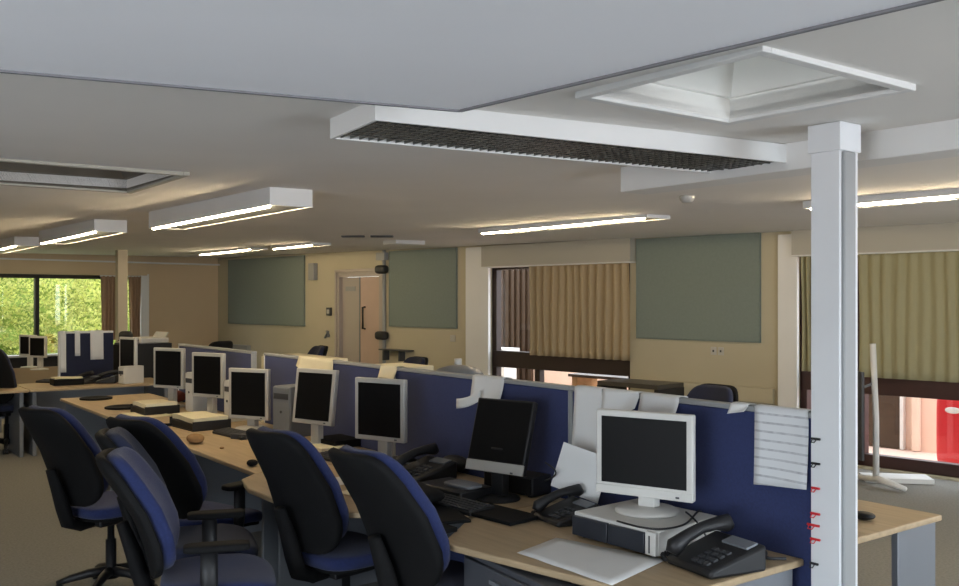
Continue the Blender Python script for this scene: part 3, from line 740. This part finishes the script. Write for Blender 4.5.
# ------------------------------------------------------------------ keyboards, mice, phones
def keyboard(label, pos, yaw, m='black'):
    t = thing('keyboard', label, 'keyboard', pos, yaw, 'keyboards')
    bm = new(); prism(bm, [(-.22, -.075), (.22, -.075), (.22, .075), (-.22, .075)], 0, .018)
    for v in bm.verts:
        if v.co.z > .01 and v.co.y > 0: v.co.z += .012
    part('keyboard_body', bm, m, t, bevel=.004)
    bm = new()
    for r_ in range(5):
        for c_ in range(19):
            x = -.205 + c_ * .0226; y = -.058 + r_ * .026; z = .0185 + .012 * (y + .075) / .15
            b2(bm, x - .009, x + .009, y - .010, y + .010, z, z + .006)
    part('keys', bm, 'darkgrey' if m == 'black' else m, t)
def phone(label, pos, yaw, sc=1.0):
    t = thing('telephone', label, 'telephone', pos, yaw, 'desk telephones')
    bm = new(); prism(bm, [(-.10, -.11), (.10, -.11), (.11, .10), (-.11, .10)], 0, .025)
    for v in bm.verts:
        if v.co.z > .01 and v.co.y > 0: v.co.z += .055
    part('phone_body', bm, 'black', t, bevel=.01)
    def zt(y): return .027 + .055 * (y + .11) / .21
    bm = new()
    for r_ in range(4):
        for c_ in range(3):
            x = .005 + c_ * .026; y = -.085 + r_ * .026; bx(bm, (x, y, zt(y) + .002), (.018, .016, .006), rot(R(14)))
    part('keypad', bm, 'darkgrey', t)
    bm = new(); bx(bm, (.035, .062, zt(.062) + .002), (.105, .045, .006), rot(R(14))); part('display', bm, 'greymetal', t)
    bm = new()
    tube(bm, [(-.065, -.115, zt(-.10) + .012), (-.065, -.105, zt(-.09) + .028), (-.065, -.06, zt(-.05) + .042), (-.065, .0, zt(0) + .048), (-.065, .055, zt(.05) + .042), (-.065, .1, zt(.09) + .03), (-.065, .112, zt(.1) + .012)], [.02, .028, .02, .018, .02, .028, .02], 12)
    part('handset', bm, 'black', t, smooth=True)
    bm = new(); pts = []
    for i in range(70):
        u = i / 69; pts.append((-.10 - .05 * math.sin(u * PI) + .008 * math.cos(i * 1.9), -.11 + .17 * u - .05 * math.sin(u * 2.2), .008 + .004 + .008 * math.sin(i * 1.9)))
    tube(bm, pts, .0028, 6); part('coiled_cord', bm, 'black', t, smooth=True)
    t.scale = (sc, sc, sc)
def pt(px, py, z=.731): return gp(px, py, z)
phone('black desk telephone on the near desk right of the beige computer', bank(.13, -.38, .731), R(-62), 1.2)
phone('black desk telephone left of the beige computer, below the white card', bank_px(567, -.33, .731), R(-62), 1.02)
phone('black desk telephone right of the silver mid row monitor', bank_px(424, -.30, .731), R(-50), 1.25)
phone('black desk telephone on the far end desk', at(88, 10.85, .731), R(-30))
phone('black desk telephone near the distant column', at(108, 10.9, .731), R(-80), 1.1)
keyboard('black keyboard on the cluttered desk before the tilted monitor', pt(452, 506), R(-50))
keyboard('black keyboard in front of the silver mid row monitor', pt(343, 461), R(-47))
keyboard('black keyboard left of the dark silver monitor on the bright desk', bank_px(236, -.5, .731), R(-48))
keyboard('black keyboard right of the cable reel, in front of the grey tower', bank_px(286, -.5, .731), R(-58))
keyboard('black keyboard on the far end desk by the small monitors', at(55, 10.9, .731), R(-20))
# black monitor riser and clutter before the tilted monitor
t = thing('docking_unit', 'black boxy docking unit in front of the tilted monitor', 'docking unit', bank_px(455, -.42, .731), R(-48))
bm = new(); b2(bm, -.17, .17, -.11, .11, 0, .055); part('case', bm, 'black', t, bevel=.008)
bm = new(); cyl(bm, (-.08, -.115, .03), (-.08, -.108, .03), .017, n=16); part('dial', bm, 'silver', t)
bm = new(); superell(bm, (.06, 0, .062), (.10, .06, .012), .5, .5); part('lid', bm, 'greymetal', t, smooth=True)
def folder(label, px, py, yaw, w, d_, m, th=.02, group=None, z=.731, tilt=0, v=None):
    bm = new(); b2(bm, -w / 2, w / 2, -d_ / 2, d_ / 2, 0, th)
    return tag(part('folder', bm, m, None, pt(px, py, z) if v is None else bank_px(px, v, z), (tilt, 0, yaw), bevel=min(.004, th * .3)), label, 'folder', group)
def paper(label, px, py, yaw, w, d_, m='paper', z=.731, n=1, curl=.004, name='paper_sheet'):
    P = []
    for i in range(9):
        P.append([((-.5 + j / 8) * w, (-.5 + i / 8) * d_, .0012 + curl * (math.sin(i * .6 + j * .3) * .5 + .5) * ((i - 4) ** 2 + (j - 4) ** 2) / 32) for j in range(9)])
    bm = new(); sheet(bm, P, .001 if n == 1 else .02)
    if n > 1:
        for v in bm.verts: v.co.z += .010
    return tag(part(name, bm, m, None, pt(px, py, z), (0, 0, yaw), smooth=(n == 1)), label, 'paper')
# the big sheet on the near desk
c4 = [gp(*q, .7315) for q in ((517, 553), (556, 538), (667, 560), (612, 586))]
c4[3] = gp(612, 586, .7315)
P = [[c4[0].lerp(c4[3], j / 10).lerp(c4[1].lerp(c4[2], j / 10), i / 6) + Vector((0, 0, .0008 + .0016 * math.sin(j * .8) ** 2)) for j in range(11)] for i in range(7)]
o = c4[0].copy(); bm = new(); sheet(bm, [[q - o for q in r_] for r_ in P], .001)
tag(part('desk_pad', bm, 'paper', None, o, smooth=True), 'large white sheet lying on the near desk before the computer', 'paper')
# white card leaning with a mug behind
a_ = gp(558, 497, .78); t = thing('white_card', 'tilted white card standing left of the white monitor', 'card', bank_px(569, -.22, .731), R(-30))
bm = new(); b2(bm, -.12, .12, -.002, .002, .075, .285); cd = part('sheet', bm, 'paper', t, (0, 0, .01), (R(-10), R(14), 0))
bm = new(); prism(bm, [(-.06, -.05), (.06, -.05), (.06, .06), (-.06, .06)], 0, .02); bx(bm, (0, .03, .09), (.03, .006, .16), rot(R(-10))); part('stand', bm, 'black', t, bevel=.003)
bm = new(); tube(bm, [(-.115 + .055 * math.sin(PI * i / 12), -.012, .135 + .085 * i / 12) for i in range(13)], .004); part('wire_loop', bm, 'black', t, smooth=True)
# cable on the beige computer
def cable(label, pts, r=.004, m='black'):
    o = Vector(pts[0]); bm = new()
    # catmull-rom smoothing
    q = [Vector(p) - o for p in pts]; out = []
    for i in range(len(q) - 1):
        p0, p1, p2, p3 = q[max(i - 1, 0)], q[i], q[i + 1], q[min(i + 2, len(q) - 1)]
        for k in range(8):
            u = k / 8; out.append(.5 * ((2 * p1) + (p2 - p0) * u + (2 * p0 - 5 * p1 + 4 * p2 - p3) * u * u + (3 * p1 - p0 - 3 * p2 + p3) * u ** 3))
    out.append(q[-1]); tube(bm, out, r, 7)
    return tag(part('cable', bm, m, None, o, smooth=True), label, 'cable')
zt_ = PCZ + .006
cable('thin black cable draped across the top of the beige computer', [gp(617, 521, zt_), gp(640, 527, zt_), gp(662, 529, zt_), gp(685, 524, zt_), bank_px(700, -.10, zt_), bank_px(707, -.10, .78), bank_px(716, -.10, .737)])
cable('looped black cable falling from the white monitor to the near telephone', [gp(686, 512, zt_ + .01), gp(695, 520, zt_ - .0), gp(703, 531, .80), bank(.30, -.18, .74), bank(.2, -.12, .737), bank(.08, -.14, .737)])
cable('tangle of grey cable on the near desk by the blue screen end', [bank(.30, -.07, .737), bank(.22, -.12, .737), bank(.14, -.08, .737), bank(.08, -.15, .737), bank(.03, -.1, .737)], .006, 'darkgrey')
cable('black cable in front of the near telephone', [pt(684, 567, .736), pt(700, 574, .736), pt(720, 577, .736), pt(712, 571, .736), pt(694, 571, .736)])
def lump(name, label, cat, px, py, r, m, seed=1, z=.731):
    rn = random.Random(seed); a, b, c = rn.uniform(0, 6), rn.uniform(0, 6), rn.uniform(0, 6)
    bm = new(); superell(bm, (0, 0, r[2]), r, .9, .9, f=lambda v: v * (1 + .18 * math.sin(22 * v.x + a) * math.sin(19 * v.z * 2 + b) + .12 * math.sin(35 * v.y + c)))
    zmin = min(v.co.z for v in bm.verts)
    for v in bm.verts: v.co.z -= zmin
    return tag(part(name, bm, m, None, pt(px, py, z), (0, 0, BYAW), smooth=True), label, cat)
# mid row clutter
folder('black folder lying on the cluttered desk at the near corner', 418, 530, R(-50), .26, .22, 'blackmatt', .02)
folder('black folder open behind the mid row telephone', 400, 462, R(-50), .24, .18, 'blackmatt', .03, v=-.18)
folder('dark folder under the docking unit beside the tilted monitor stand', 500, 516, R(-48), .34, .2, 'blackmatt', .016)
folder('black ring binder lying left of the near chair back', 338, 445, R(-48), .28, .24, 'blackmatt', .05)
paper('crumpled brown paper between the black folders', 408, 482, R(-30), .22, .16, 'crumple', curl=.03)
paper('cream paper scrap beside the black keyboard', 405, 497, R(-20), .16, .11, 'cream', curl=.015)
paper('brown paper scrap against the foot of the blue screen', 452, 466, R(-50), .12, .14, 'crumple', curl=.05)
paper('white sheet lying flat between the two near chairs', 333, 482, R(-50), .20, .28, 'paper')
paper('white paper on the desk below the silver mid row monitor', 322, 448, R(-50), .34, .2, 'cream', n=2, name='paper_stack')
folder('grey flat stand under the silver mid row monitor', 392, 452, R(-45), .34, .22, 'silver', .03, v=-.22)
p = bank_px(517, -.115, .731); t = thing('slim_computer', 'black flat computer case behind the stand of the tilted monitor', 'computer', p, BYAW + R(8))
bm = new(); b2(bm, -.17, .17, -.07, .07, .006, .10); part('case', bm, 'black', t, bevel=.006)
bm = new(); b2(bm, -.16, .16, -.074, -.068, .015, .09); part('front_panel', bm, 'blackmatt', t, bevel=.003)
for x in (-.14, .14):
    bm = new(); b2(bm, x - .012, x + .012, -.06, .06, 0, .006); part('foot', bm, 'black', t)
folder('black notebook lying under the black keyboard edge at the desk corner', 438, 517, R(-70), .30, .21, 'blackmatt', .014)
folder('black folder stack between the near chair top and the mid row telephone', 396, 478, R(-60), .30, .24, 'blackmatt', .05)
lump('jacket', 'crumpled black jacket on the cluttered desk beside the near chair', 'jacket', 410, 506, (.17, .12, .05), 'blackmatt', 21)
lump('cable_heap', 'heap of dark cables against the foot of the wide blue screen', 'cable', 452, 472, (.10, .05, .045), 'black', 22)
paper('white sheet lying by the black folder stack', 372, 492, R(-40), .21, .29, 'cream', curl=.01)
# far desk trays
def tray(label, plabel, px, v, yaw, w, d_, h=.09):
    p = bank_px(px, v, .731); t = thing('document_tray', label, 'tray', p, yaw, 'black document trays')
    bm = new(); b2(bm, -w / 2, w / 2, -d_ / 2, d_ / 2, 0, .008); b2(bm, -w / 2, w / 2, d_ / 2 - .006, d_ / 2, .008, h - .02); b2(bm, -w / 2, -w / 2 + .006, -d_ / 2, d_ / 2, .008, h - .02); b2(bm, w / 2 - .006, w / 2, -d_ / 2, d_ / 2, .008, h - .02)
    part('tray_base', bm, 'black', t)
    bm = new(); b2(bm, -w / 2 + .008, w / 2 - .008, -d_ / 2 + .004, d_ / 2 - .008, .045, .052); b2(bm, -w/2 + .008, w/2 - .008, -d_/2 + .004, -d_/2 + .01, .008, .045); part('tray_shelf', bm, 'black', t)
    bm = new(); P = [[((-.5 + j / 8) * w * .92, (-.5 + i / 8) * d_ * .9, .004 * math.sin(j * .7 + i * .4)) for j in range(9)] for i in range(9)]
    sheet(bm, P, .034); c = p + Vector((0, 0, h - .014))
    tag(part('paper_stack', bm, 'cream', None, (c.x, c.y, p.z + h - .014), (0, 0, yaw), smooth=False), plabel, 'paper')
tray('black document tray furthest along the bright desk', 'white papers heaped in the furthest black tray', 155, -.52, R(-50), .34, .30)
tray('black document tray beside the red cloth on the bright desk', 'white papers heaped in the tray beside the red cloth', 200, -.54, R(-50), .44, .30)
lump('cloth', 'crumpled red-brown cloth between the two black trays', 'cloth', 178, 402, (.07, .10, .05), 'redbrown', 3)
lump('wrapper', 'crumpled brown wrapper alone on the bright desk', 'wrapper', 196, 443, (.07, .05, .028), 'crumple', 4)
lump('wrapper', 'small crumpled black scrap at the edge of the bright desk by the chair', 'wrapper', 252, 466, (.035, .03, .02), 'blackmatt', 5)
lump('wrapper', 'tiny brown scrap on the bright desk front', 'wrapper', 222, 449, (.012, .012, .006), 'crumple', 6)
lump('cable_reel', 'coiled beige cable heap before the dark silver monitor', 'cable', 250, 418, (.13, .08, .03), 'crumple', 9)
def mat_disc(label, px, py, r):
    bm = new(); lathe(bm, [(r, 0), (r, .014), (r * .9, .018), (r * .8, .010), (.001, .009)], 32)
    tag(part('round_mat', bm, 'blackmatt', None, pt(px, py), smooth=True), label, 'mat', 'dark round mats')
mat_disc('black round mat at the far corner of the bright desk', 96, 399, .15)
mat_disc('black round mat beside the first chair top on the bright desk', 123, 408, .155)
paper('creased cream sheets spread behind the second chair top', 147, 415, R(-50), .42, .30, 'cream', curl=.012)
folder('small black stapler shape beside the wrapper on the bright desk', 240, 439, R(-20), .13, .04, 'darkgrey', .035)['category'] = 'stapler'
folder('dark pen case lying before the second black tray', 168, 426, R(10), .22, .03, 'blackmatt', .02)['category'] = 'pen case'
# small black item on the bare desk
lump('stapler', 'small black stapler on the bare desk right of the column', 'stapler', 862, 519, (.06, .035, .02), 'black', 12)

# ------------------------------------------------------------------ papers hung over the screens
def drape(label, px0, px1, zb0, zb1, m='paper', v=-.028, over=.05, lean=0.0, ztop=1.283, name='hung_paper'):
    s0, s1 = bank_s(px0, v), bank_s(px1, v); p = bank(s0, 0); w = s0 - s1
    P = []
    prof = [(.032, -over), (.032, -over * .5), (.030, 0.0), (.012, .004), (-.012, .004), (-.030, 0.0)]
    n = 9
    for i in range(n + len(prof)):
        row = []
        for j in range(9):
            u = j / 8; zb = zb0 + (zb1 - zb0) * u
            if i < len(prof): y, z = prof[i]; z += ztop; off = 0
            else:
                f = (i - len(prof) + 1) / n; z = ztop - (ztop - zb) * f; y = -.030 - .022 * f * f - .004 * math.sin(u * 5 + f * 3); off = lean * f
            row.append((u * w + off, y, z))
        P.append(row)
    bm = new(); sheet(bm, P, .0012)
    return tag(part(name, bm, m, None, (p.x, p.y, 0), (0, 0, BYAW), smooth=True), label, 'paper', 'papers hung on the desk screens')
def zb(px, py, v=-.05):
    q = bank_px(px, v); return H - (py - CY) * q.y / F
drape('long printed sheet hanging on the blue screen next to the column', 755, 808, zb(753, 484), zb(804, 489), 'paperlined', lean=.012)
drape('small torn note on the screen edge left of the long printed sheet', 731, 748, zb(731, 414), zb(748, 412))
drape('wide blank sheet over the screen above the white monitor', 641, 679, zb(641, 414), zb(679, 416))
drape('narrow blank sheet over the screen, left above the white monitor', 603, 639, zb(603, 426), zb(639, 409))
drape('tall blank sheet hanging left of the white monitor', 575, 602, zb(575, 452), zb(602, 457))
drape('blank sheet over the screen above the tilted black monitor', 473, 504, zb(473, 402), zb(504, 401))
q = bank_px(474, -.075); zf = zb(474, 400)
bm = new(); P = [[((j / 6 - .75) * .22, -.004 * math.sin(j), (-.5 + i / 4) * .055 + (j / 6) * .06 - .01 * math.sin(j * .6)) for j in range(7)] for i in range(5)]
sheet(bm, P, .0012); tag(part('paper_flag', bm, 'paper', None, (q.x, q.y, zf - .03), (0, 0, BYAW), smooth=True), 'slanting paper strip stuck beside the sheet above the tilted monitor', 'paper')
drape('folded sheet over the screen left of the mid row monitor top', 381, 397, zb(381, 378), zb(397, 380), 'cream')
drape('white sheet hanging behind the monitor right of the grey tower', 299, 333, zb(299, 366), zb(333, 398), 'cream')
# papers on the far end screen
for x0, x1, z0, lab in ((.26 * WS, .36 * WS, 1.03, 'narrow strip of paper on the far navy screen'), (.55 * WS, .80 * WS, .98, 'broad white sheet on the far navy screen'), (-.01, .10 * WS, .84, 'tall white paper at the left edge of the far navy screen')):
    pr = end_pt(TS, .90); P = []
    for i in range(8):
        zz = 1.33 - (1.33 - z0) * i / 7; P.append([(x0 + (x1 - x0) * j / 4, -.030 - .01 * (i / 7) ** 2, zz) for j in range(5)])
    P.insert(0, [(x0 + (x1 - x0) * j / 4, .03, 1.331) for j in range(5)])
    bm = new(); sheet(bm, P, .0012)
    tag(part('hung_paper', bm, 'paper', None, pr, (0, 0, EYAW), smooth=True), lab, 'paper', 'papers hung on the desk screens')
pr = at(85, 10.55, .731); bm = new(); b2(bm, -.16, .16, -.11, .11, 0, .07)
tag(part('black_box_file', bm, 'blackmatt', None, pr + Vector((-.25, .1, 0)), (0, 0, EYAW), bevel=.004), 'black box file on the far end desk', 'box file')
bm = new(); P = [[((-.5 + j / 6) * .3, (-.5 + i / 6) * .21, .003 * math.sin(j + i)) for j in range(7)] for i in range(7)]; sheet(bm, P, .012)
tag(part('paper_stack', bm, 'cream', None, pr + Vector((-.25, .1, .08)), (0, 0, EYAW)), 'cream papers on the black box file of the far end desk', 'paper')

# ------------------------------------------------------------------ chairs
def chair(label, x, y, yaw, fab='chairblue', arms=False, hs=1.0, recline=20, shell='blackmatt'):
    t = thing('office_chair', label, 'office chair', (x, y, 0), yaw, 'swivel office chairs')
    # star base
    for i in range(5):
        a = 2 * PI * i / 5 + .3; d_ = Vector((math.cos(a), math.sin(a), 0))
        bm = new(); tube(bm, [d_ * .03 + Vector((0, 0, .115)), d_ * .12 + Vector((0, 0, .11)), d_ * .22 + Vector((0, 0, .088)), d_ * .29 + Vector((0, 0, .066))], [.03, .026, .021, .016], 10)
        leg = part('base_leg', bm, 'black', t, smooth=True)
        bm = new(); n_ = Vector((-d_.y, d_.x, 0)); c = d_ * .28 + Vector((0, 0, .029))
        cyl(bm, c - n_ * .026, c - n_ * .006, .028, n=14); cyl(bm, c + n_ * .006, c + n_ * .026, .028, n=14); cyl(bm, c + Vector((0, 0, 0)), c + Vector((0, 0, .045)), .009, n=8)
        part('castor', bm, 'black', leg)
    bm = new(); lathe(bm, [(.045, .075), (.045, .13), (.03, .14), (.03, .30), (.02, .30), (.02, .42), (.001, .42)], 16); part('gas_lift', bm, 'black', t, smooth=True)
    bm = new(); b2(bm, -.09, .09, -.13, .10, .40, .445); part('mechanism', bm, 'black', t, bevel=.01)
    def seatf(v):
        u = v.z / .25                       # local z -> depth, y -> height
        h_ = v.y - (.035 * max(0, u) ** 2.5) + .012 * (v.x / .25) ** 2
        return Vector((v.x * (1 - .07 * max(0, -u)), v.z, h_))
    bm = new(); superell(bm, (0, 0.02, .495), (.25, .042, .24), .45, .5, f=seatf); part('seat', bm, fab, t, smooth=True)
    bm = new(); superell(bm, (0, 0.02, .462), (.235, .022, .225), .4, .5, f=seatf); part('seat_shell', bm, shell, t, smooth=True)
    pz = .56; rc = Matrix.Rotation(R(recline), 3, 'X')
    rx, rz = .235, .305 * hs
    def backf(yo, gx, gz):
        def f(v):
            u = v.z / rz
            wd = (1.04 - .24 * max(0, (u + .35) / 1.35) ** 1.25 - .08 * max(0, -u) ** 4)
            x_ = v.x * wd * gx; yy = v.y + yo + .05 * (v.x / rx) ** 2 + .03 * math.cos(u * 2.2 + .6)
            q = Vector((x_, yy, v.z * gz + rz))
            q = rc @ q
            return Vector((q.x, q.y - .21, q.z + pz))
        return f
    bm = new(); superell(bm, (0, 0, 0), (rx, .042, rz), .5, .42, f=backf(.014, .965, .965)); part('backrest', bm, fab, t, smooth=True)
    bm = new(); superell(bm, (0, 0, 0), (rx, .024, rz), .35, .40, f=backf(-.034, 1.02, 1.015)); part('back_shell', bm, shell, t, smooth=True)
    bm = new(); tube(bm, [(0, -.06, .425), (0, -.20, .42), (0, -.275, .45), (0, -.30, .53), (0, -.325, .62), (0, -.375, .76)], [.03, .034, .036, .036, .034, .024], 10)
    for v in bm.verts: v.co.x *= 1.5
    part('spine', bm, shell, t, smooth=True)
    if arms:
        for sx in (-1, 1):
            bm = new(); tube(bm, [(sx * .2, -.02, .43), (sx * .285, -.02, .44), (sx * .295, -.02, .56), (sx * .295, -.02, .69)], [.02, .02, .022, .022], 10)
            for v in bm.verts: v.co.y = -.02 + (v.co.y + .02) * 1.6
            ar = part('armrest', bm, 'black', t, smooth=True)
            bm = new(); superell(bm, (sx * .295, .01, .705), (.045, .13, .017), .35, .5); part('arm_pad', bm, 'blackmatt', ar, smooth=True)
    return t
chair('swivel chair standing alone at far left of the carpet, star base in view', -2.16, 5.45, R(-34), recline=22)
chair('swivel chair with armrests pulled up to the bright desk', -1.52, 5.17, R(-34), arms=True, hs=1.02, recline=27)
chair('bright blue swivel chair with armrests turned sideways, front of its backrest showing', -1.15, 4.03, R(-74), arms=True, hs=.90, recline=21)
chair('swivel chair whose rounded back peeps out behind the sideways blue chair', -1.37, 4.60, R(-70), hs=.93, fab='chairnavy', recline=22)
chair('black backed swivel chair in front of the grey tower, second from the near desk', -.64, 4.46, R(-44), hs=1.0)
chair('black backed swivel chair closest to the viewer beside the near desk corner', -.13, 3.93, R(-50), hs=1.02, recline=24)
chair('navy swivel chair at the left picture edge', -5.34, 10.5, R(-10), fab='chairnavy', hs=1.05, recline=10)
chair('dark swivel chair by the right wall, top showing above the screen', 1.48, 6.6, R(127), fab='chairnavy', hs=.88, recline=10)
chair('swivel chair under the long pinboard, top showing over the screens', -2.25, 11.3, R(120), fab='chairnavy', hs=.98, recline=12)
chair('black swivel chair far off beside the printer', -3.72, 12.6, R(60), fab='blackmatt', recline=10)
chair('dark chair by the wall left of the middle pinboard, only its top showing', -.98, 11.3, R(130), fab='chairnavy', hs=.74, recline=10)

# ------------------------------------------------------------------ things beyond the screens
p = at(640, 10.6, 0); t = thing('side_table', 'dark low table with black end leg below the middle window', 'table', p, WYAW)
bm = new(); b2(bm, -.42, .42, -.25, .25, .72, .77); part('table_top', bm, 'tablegrey', t, bevel=.004)
for x in (-.40, .40):
    bm = new(); b2(bm, x - .025, x + .025, -.25, .25, 0, .72); part('leg_panel', bm, 'black', t)
# white storage boards leaning behind the screens
p = bank_px(403, .55, 0); t = thing('white_box', 'long white box lying on the desk beyond the screens', 'box', (p.x, p.y, 0), BYAW)
bm = new(); b2(bm, -.20, .20, -.12, .12, .731, 1.19); part('box_body', bm, 'cream', t, bevel=.005)
bm = new(); b2(bm, -.21, .21, -.13, .13, 1.19, 1.225); part('box_lid', bm, 'cream', t, bevel=.005)
p = bank_px(458, .45, 0); t = thing('domed_lamp', 'grey dome with small knob showing above the blue screen', 'lamp', (p.x, p.y, .731), BYAW)
bm = new(); lathe(bm, [(.09, 0), (.09, .02), (.02, .03), (.02, .46), (.001, .46)]); part('lamp_base', bm, 'greymetal', t, smooth=True)
bm = new(); lathe(bm, [(.17, .46), (.165, .49), (.13, .52), (.06, .54), (.02, .545), (.001, .545)], 28); part('lamp_shade', bm, 'greymetal', t, smooth=True)
bm = new(); cyl(bm, (0, 0, .54), (0, 0, .585), .025, n=14); part('knob', bm, 'silver', t, smooth=True)
# pale cupboards seen through the gap by the tower
p = bank_px(285, 1.0, 0); t = thing('low_cupboard', 'low cream cupboard beyond the gap between the blue screens', 'cupboard', (p.x, p.y, 0), BYAW)
bm = new(); b2(bm, -.55, .55, 0, .42, 0, 1.12); part('carcass', bm, 'cream', t, bevel=.004)
for x0, x1 in ((-.54, -.005), (.005, .54)):
    bm = new(); b2(bm, x0, x1, -.02, 0, .06, 1.10); dr_ = part('door', bm, 'cream', t, bevel=.003)
    bm = new(); b2(bm, (x0 + x1) / 2 - .05, (x0 + x1) / 2 + .05, -.035, -.02, .98, 1.0); part('handle', bm, 'greymetal', dr_)
# printer on a dark cabinet at the far end
p = at(143, 12.6, 0); t = thing('cabinet', 'dark cabinet under the white printer right of the distant column', 'cabinet', p, BYAW + R(10))
bm = new(); b2(bm, -.32, .32, -.25, .25, 0, 1.12); part('carcass', bm, 'black', t, bevel=.004)
for x0, x1 in ((-.31, -.005), (.005, .31)):
    bm = new(); b2(bm, x0, x1, -.27, -.25, .04, 1.10); part('door', bm, 'blackmatt', t, bevel=.003)
t = thing('printer', 'white printer on the dark cabinet at the far end', 'printer', (p.x + .05, p.y, 1.121), BYAW + R(10))
bm = new(); b2(bm, -.24, .24, -.2, .2, 0, .075); part('printer_body', bm, 'pcwhite', t, bevel=.015)
bm = new(); bx(bm, (0, .2, .10), (.34, .012, .10), rot(R(-35))); part('paper_feed', bm, 'pcwhite', t)
bm = new(); b2(bm, -.17, .17, -.32, -.18, .03, .045); part('output_tray', bm, 'darkgrey', t)
p2 = at(136, 12.3, 1.121); bm = new(); superell(bm, (0, 0, .08), (.09, .07, .08), .7, .6); tag(part('webcam', bm, 'black', None, (p.x - .24, p.y + .02, 1.121), smooth=True), 'small rounded black speaker on the cabinet left of the printer', 'speaker')

# white easel stand by the right window
p = gp(876, 484, .02); t = thing('easel', 'white stand on T feet behind the column by the right window', 'easel', (p.x, p.y, 0), R(8))
bm = new(); tube(bm, [(0, 0, .04), (0, 0, .6), (-.02, .02, 1.3)], .028, 12); part('post', bm, 'white', t, smooth=True)
bm = new(); tube(bm, [(-.10, .42, .03), (0, .05, .06), (.0, 0, .075), (.1, -.30, .03)], [.022, .03, .034, .022], 10); part('foot', bm, 'white', t, smooth=True)
bm = new(); b2(bm, -.20, -.17, -.1, .5, .25, 1.05); part('board', bm, 'darkgrey', t, bevel=.006)
bm = new(); tube(bm, [(-.18, .1, .85), (0, 0, .95)], .012); part('brace', bm, 'greymetal', t)
p = gp(905, 479, .02); bm = new(); b2(bm, -.38, .22, -.14, .14, 0, .045)
tag(part('flat_box', bm, 'paper', None, (p.x, p.y, 0.001), (0, 0, R(-10)), bevel=.004), 'flat white box on the floor beside the white stand', 'box')

# clips on the column's near face
def clip(label, z, x0, w, m):
    c = Vector((cpos.x, cpos.y)) - VX * .0596 + UX * x0
    t = thing('bulldog_clip', label, 'clip', (c.x, c.y, z), BYAW, 'clips fixed up the column')
    bm = new(); b2(bm, -w / 2, w / 2, -.008, 0, -.004, .004); part('clip_bar', bm, m, t, bevel=.001)
    bm = new(); tube(bm, [(-w * .3, -.006, 0), (-w * .25, -.02, -.012), (w * .1, -.02, -.012), (w * .15, -.006, 0)], .002, 6); part('clip_wire', bm, m if m == 'red' else 'black', t)
cz = lambda py: H - (py - CY) * (cpos.y - .06) / F
for py, x0, w, m, lab in ((441, -.035, .036, 'black', 'black clip at the top of the column row of clips'), (466, -.035, .034, 'black', 'black clip second from the top on the column'),
                          (491, -.036, .034, 'red', 'red clip below the two upper black clips on the column'), (517, -.037, .038, 'red', 'red clip at desk screen mid height on the column'),
                          (529, -.045, .050, 'red', 'long dark red clip reaching towards the blue screen end'), (543, -.037, .040, 'red', 'lowest red clip on the column'), (568, -.042, .034, 'black', 'black clip lowest on the column')):
    clip(lab, cz(py), x0, w, m)

# ------------------------------------------------------------------ light
w = bpy.data.worlds.new('overcast'); scene.world = w; w.use_nodes = True
bg = w.node_tree.nodes['Background']; bg.inputs[0].default_value = (0.86, 0.93, 1.0, 1); bg.inputs[1].default_value = 4.6
def daylight_or_fill(P, D, out, s0, s1, z0, z1, watts, up=0.0):           # area light at a window; tilted up it is added ceiling fill
    c = P + D * (s0 + s1) / 2 + out * .30
    l = bpy.data.lights.new('window_or_fill_light', 'AREA'); l.shape = 'RECTANGLE'; l.size = s1 - s0; l.size_y = z1 - z0
    l.energy = watts; l.color = (0.78, 0.89, 1.0)
    o = bpy.data.objects.new('window_or_fill_light', l); COL.objects.link(o); o.location = (c.x, c.y, (z0 + z1) / 2)
    o.rotation_euler = Vector((-out.x, -out.y, up)).to_track_quat('-Z', 'Z').to_euler()
daylight_or_fill(C1, -WN, WU, 1, 11, .7, 2.16, 150)
daylight_or_fill(C1, -WN, WU, 1, 11, .3, 1.1, 760, 1.3)  # added upward fill to brighten the near ceiling
daylight_or_fill(C3, WU, -WN, 13.5, 20.5, .3, 1.1, 420, 1.3)  # second added upward ceiling fill, along the left wall
daylight_or_fill(C0, WU, WN, 17.2, 20.6, .02, 2.22, 70)

# ------------------------------------------------------------------ camera and view
cam = bpy.data.cameras.new('camera'); co = bpy.data.objects.new('camera', cam); COL.objects.link(co)
co.location = (0, 0, H); co.rotation_euler = (PI / 2, 0, 0)
cam.sensor_width = 36; cam.lens = F / 959 * 36; cam.shift_y = (CY - 293) / 959; cam.clip_start = .05
scene.camera = co
vs = scene.view_settings
vs.view_transform = 'Standard'; vs.look = 'None'; vs.gamma = 1; vs.use_curve_mapping = False; vs.exposure = 0.0
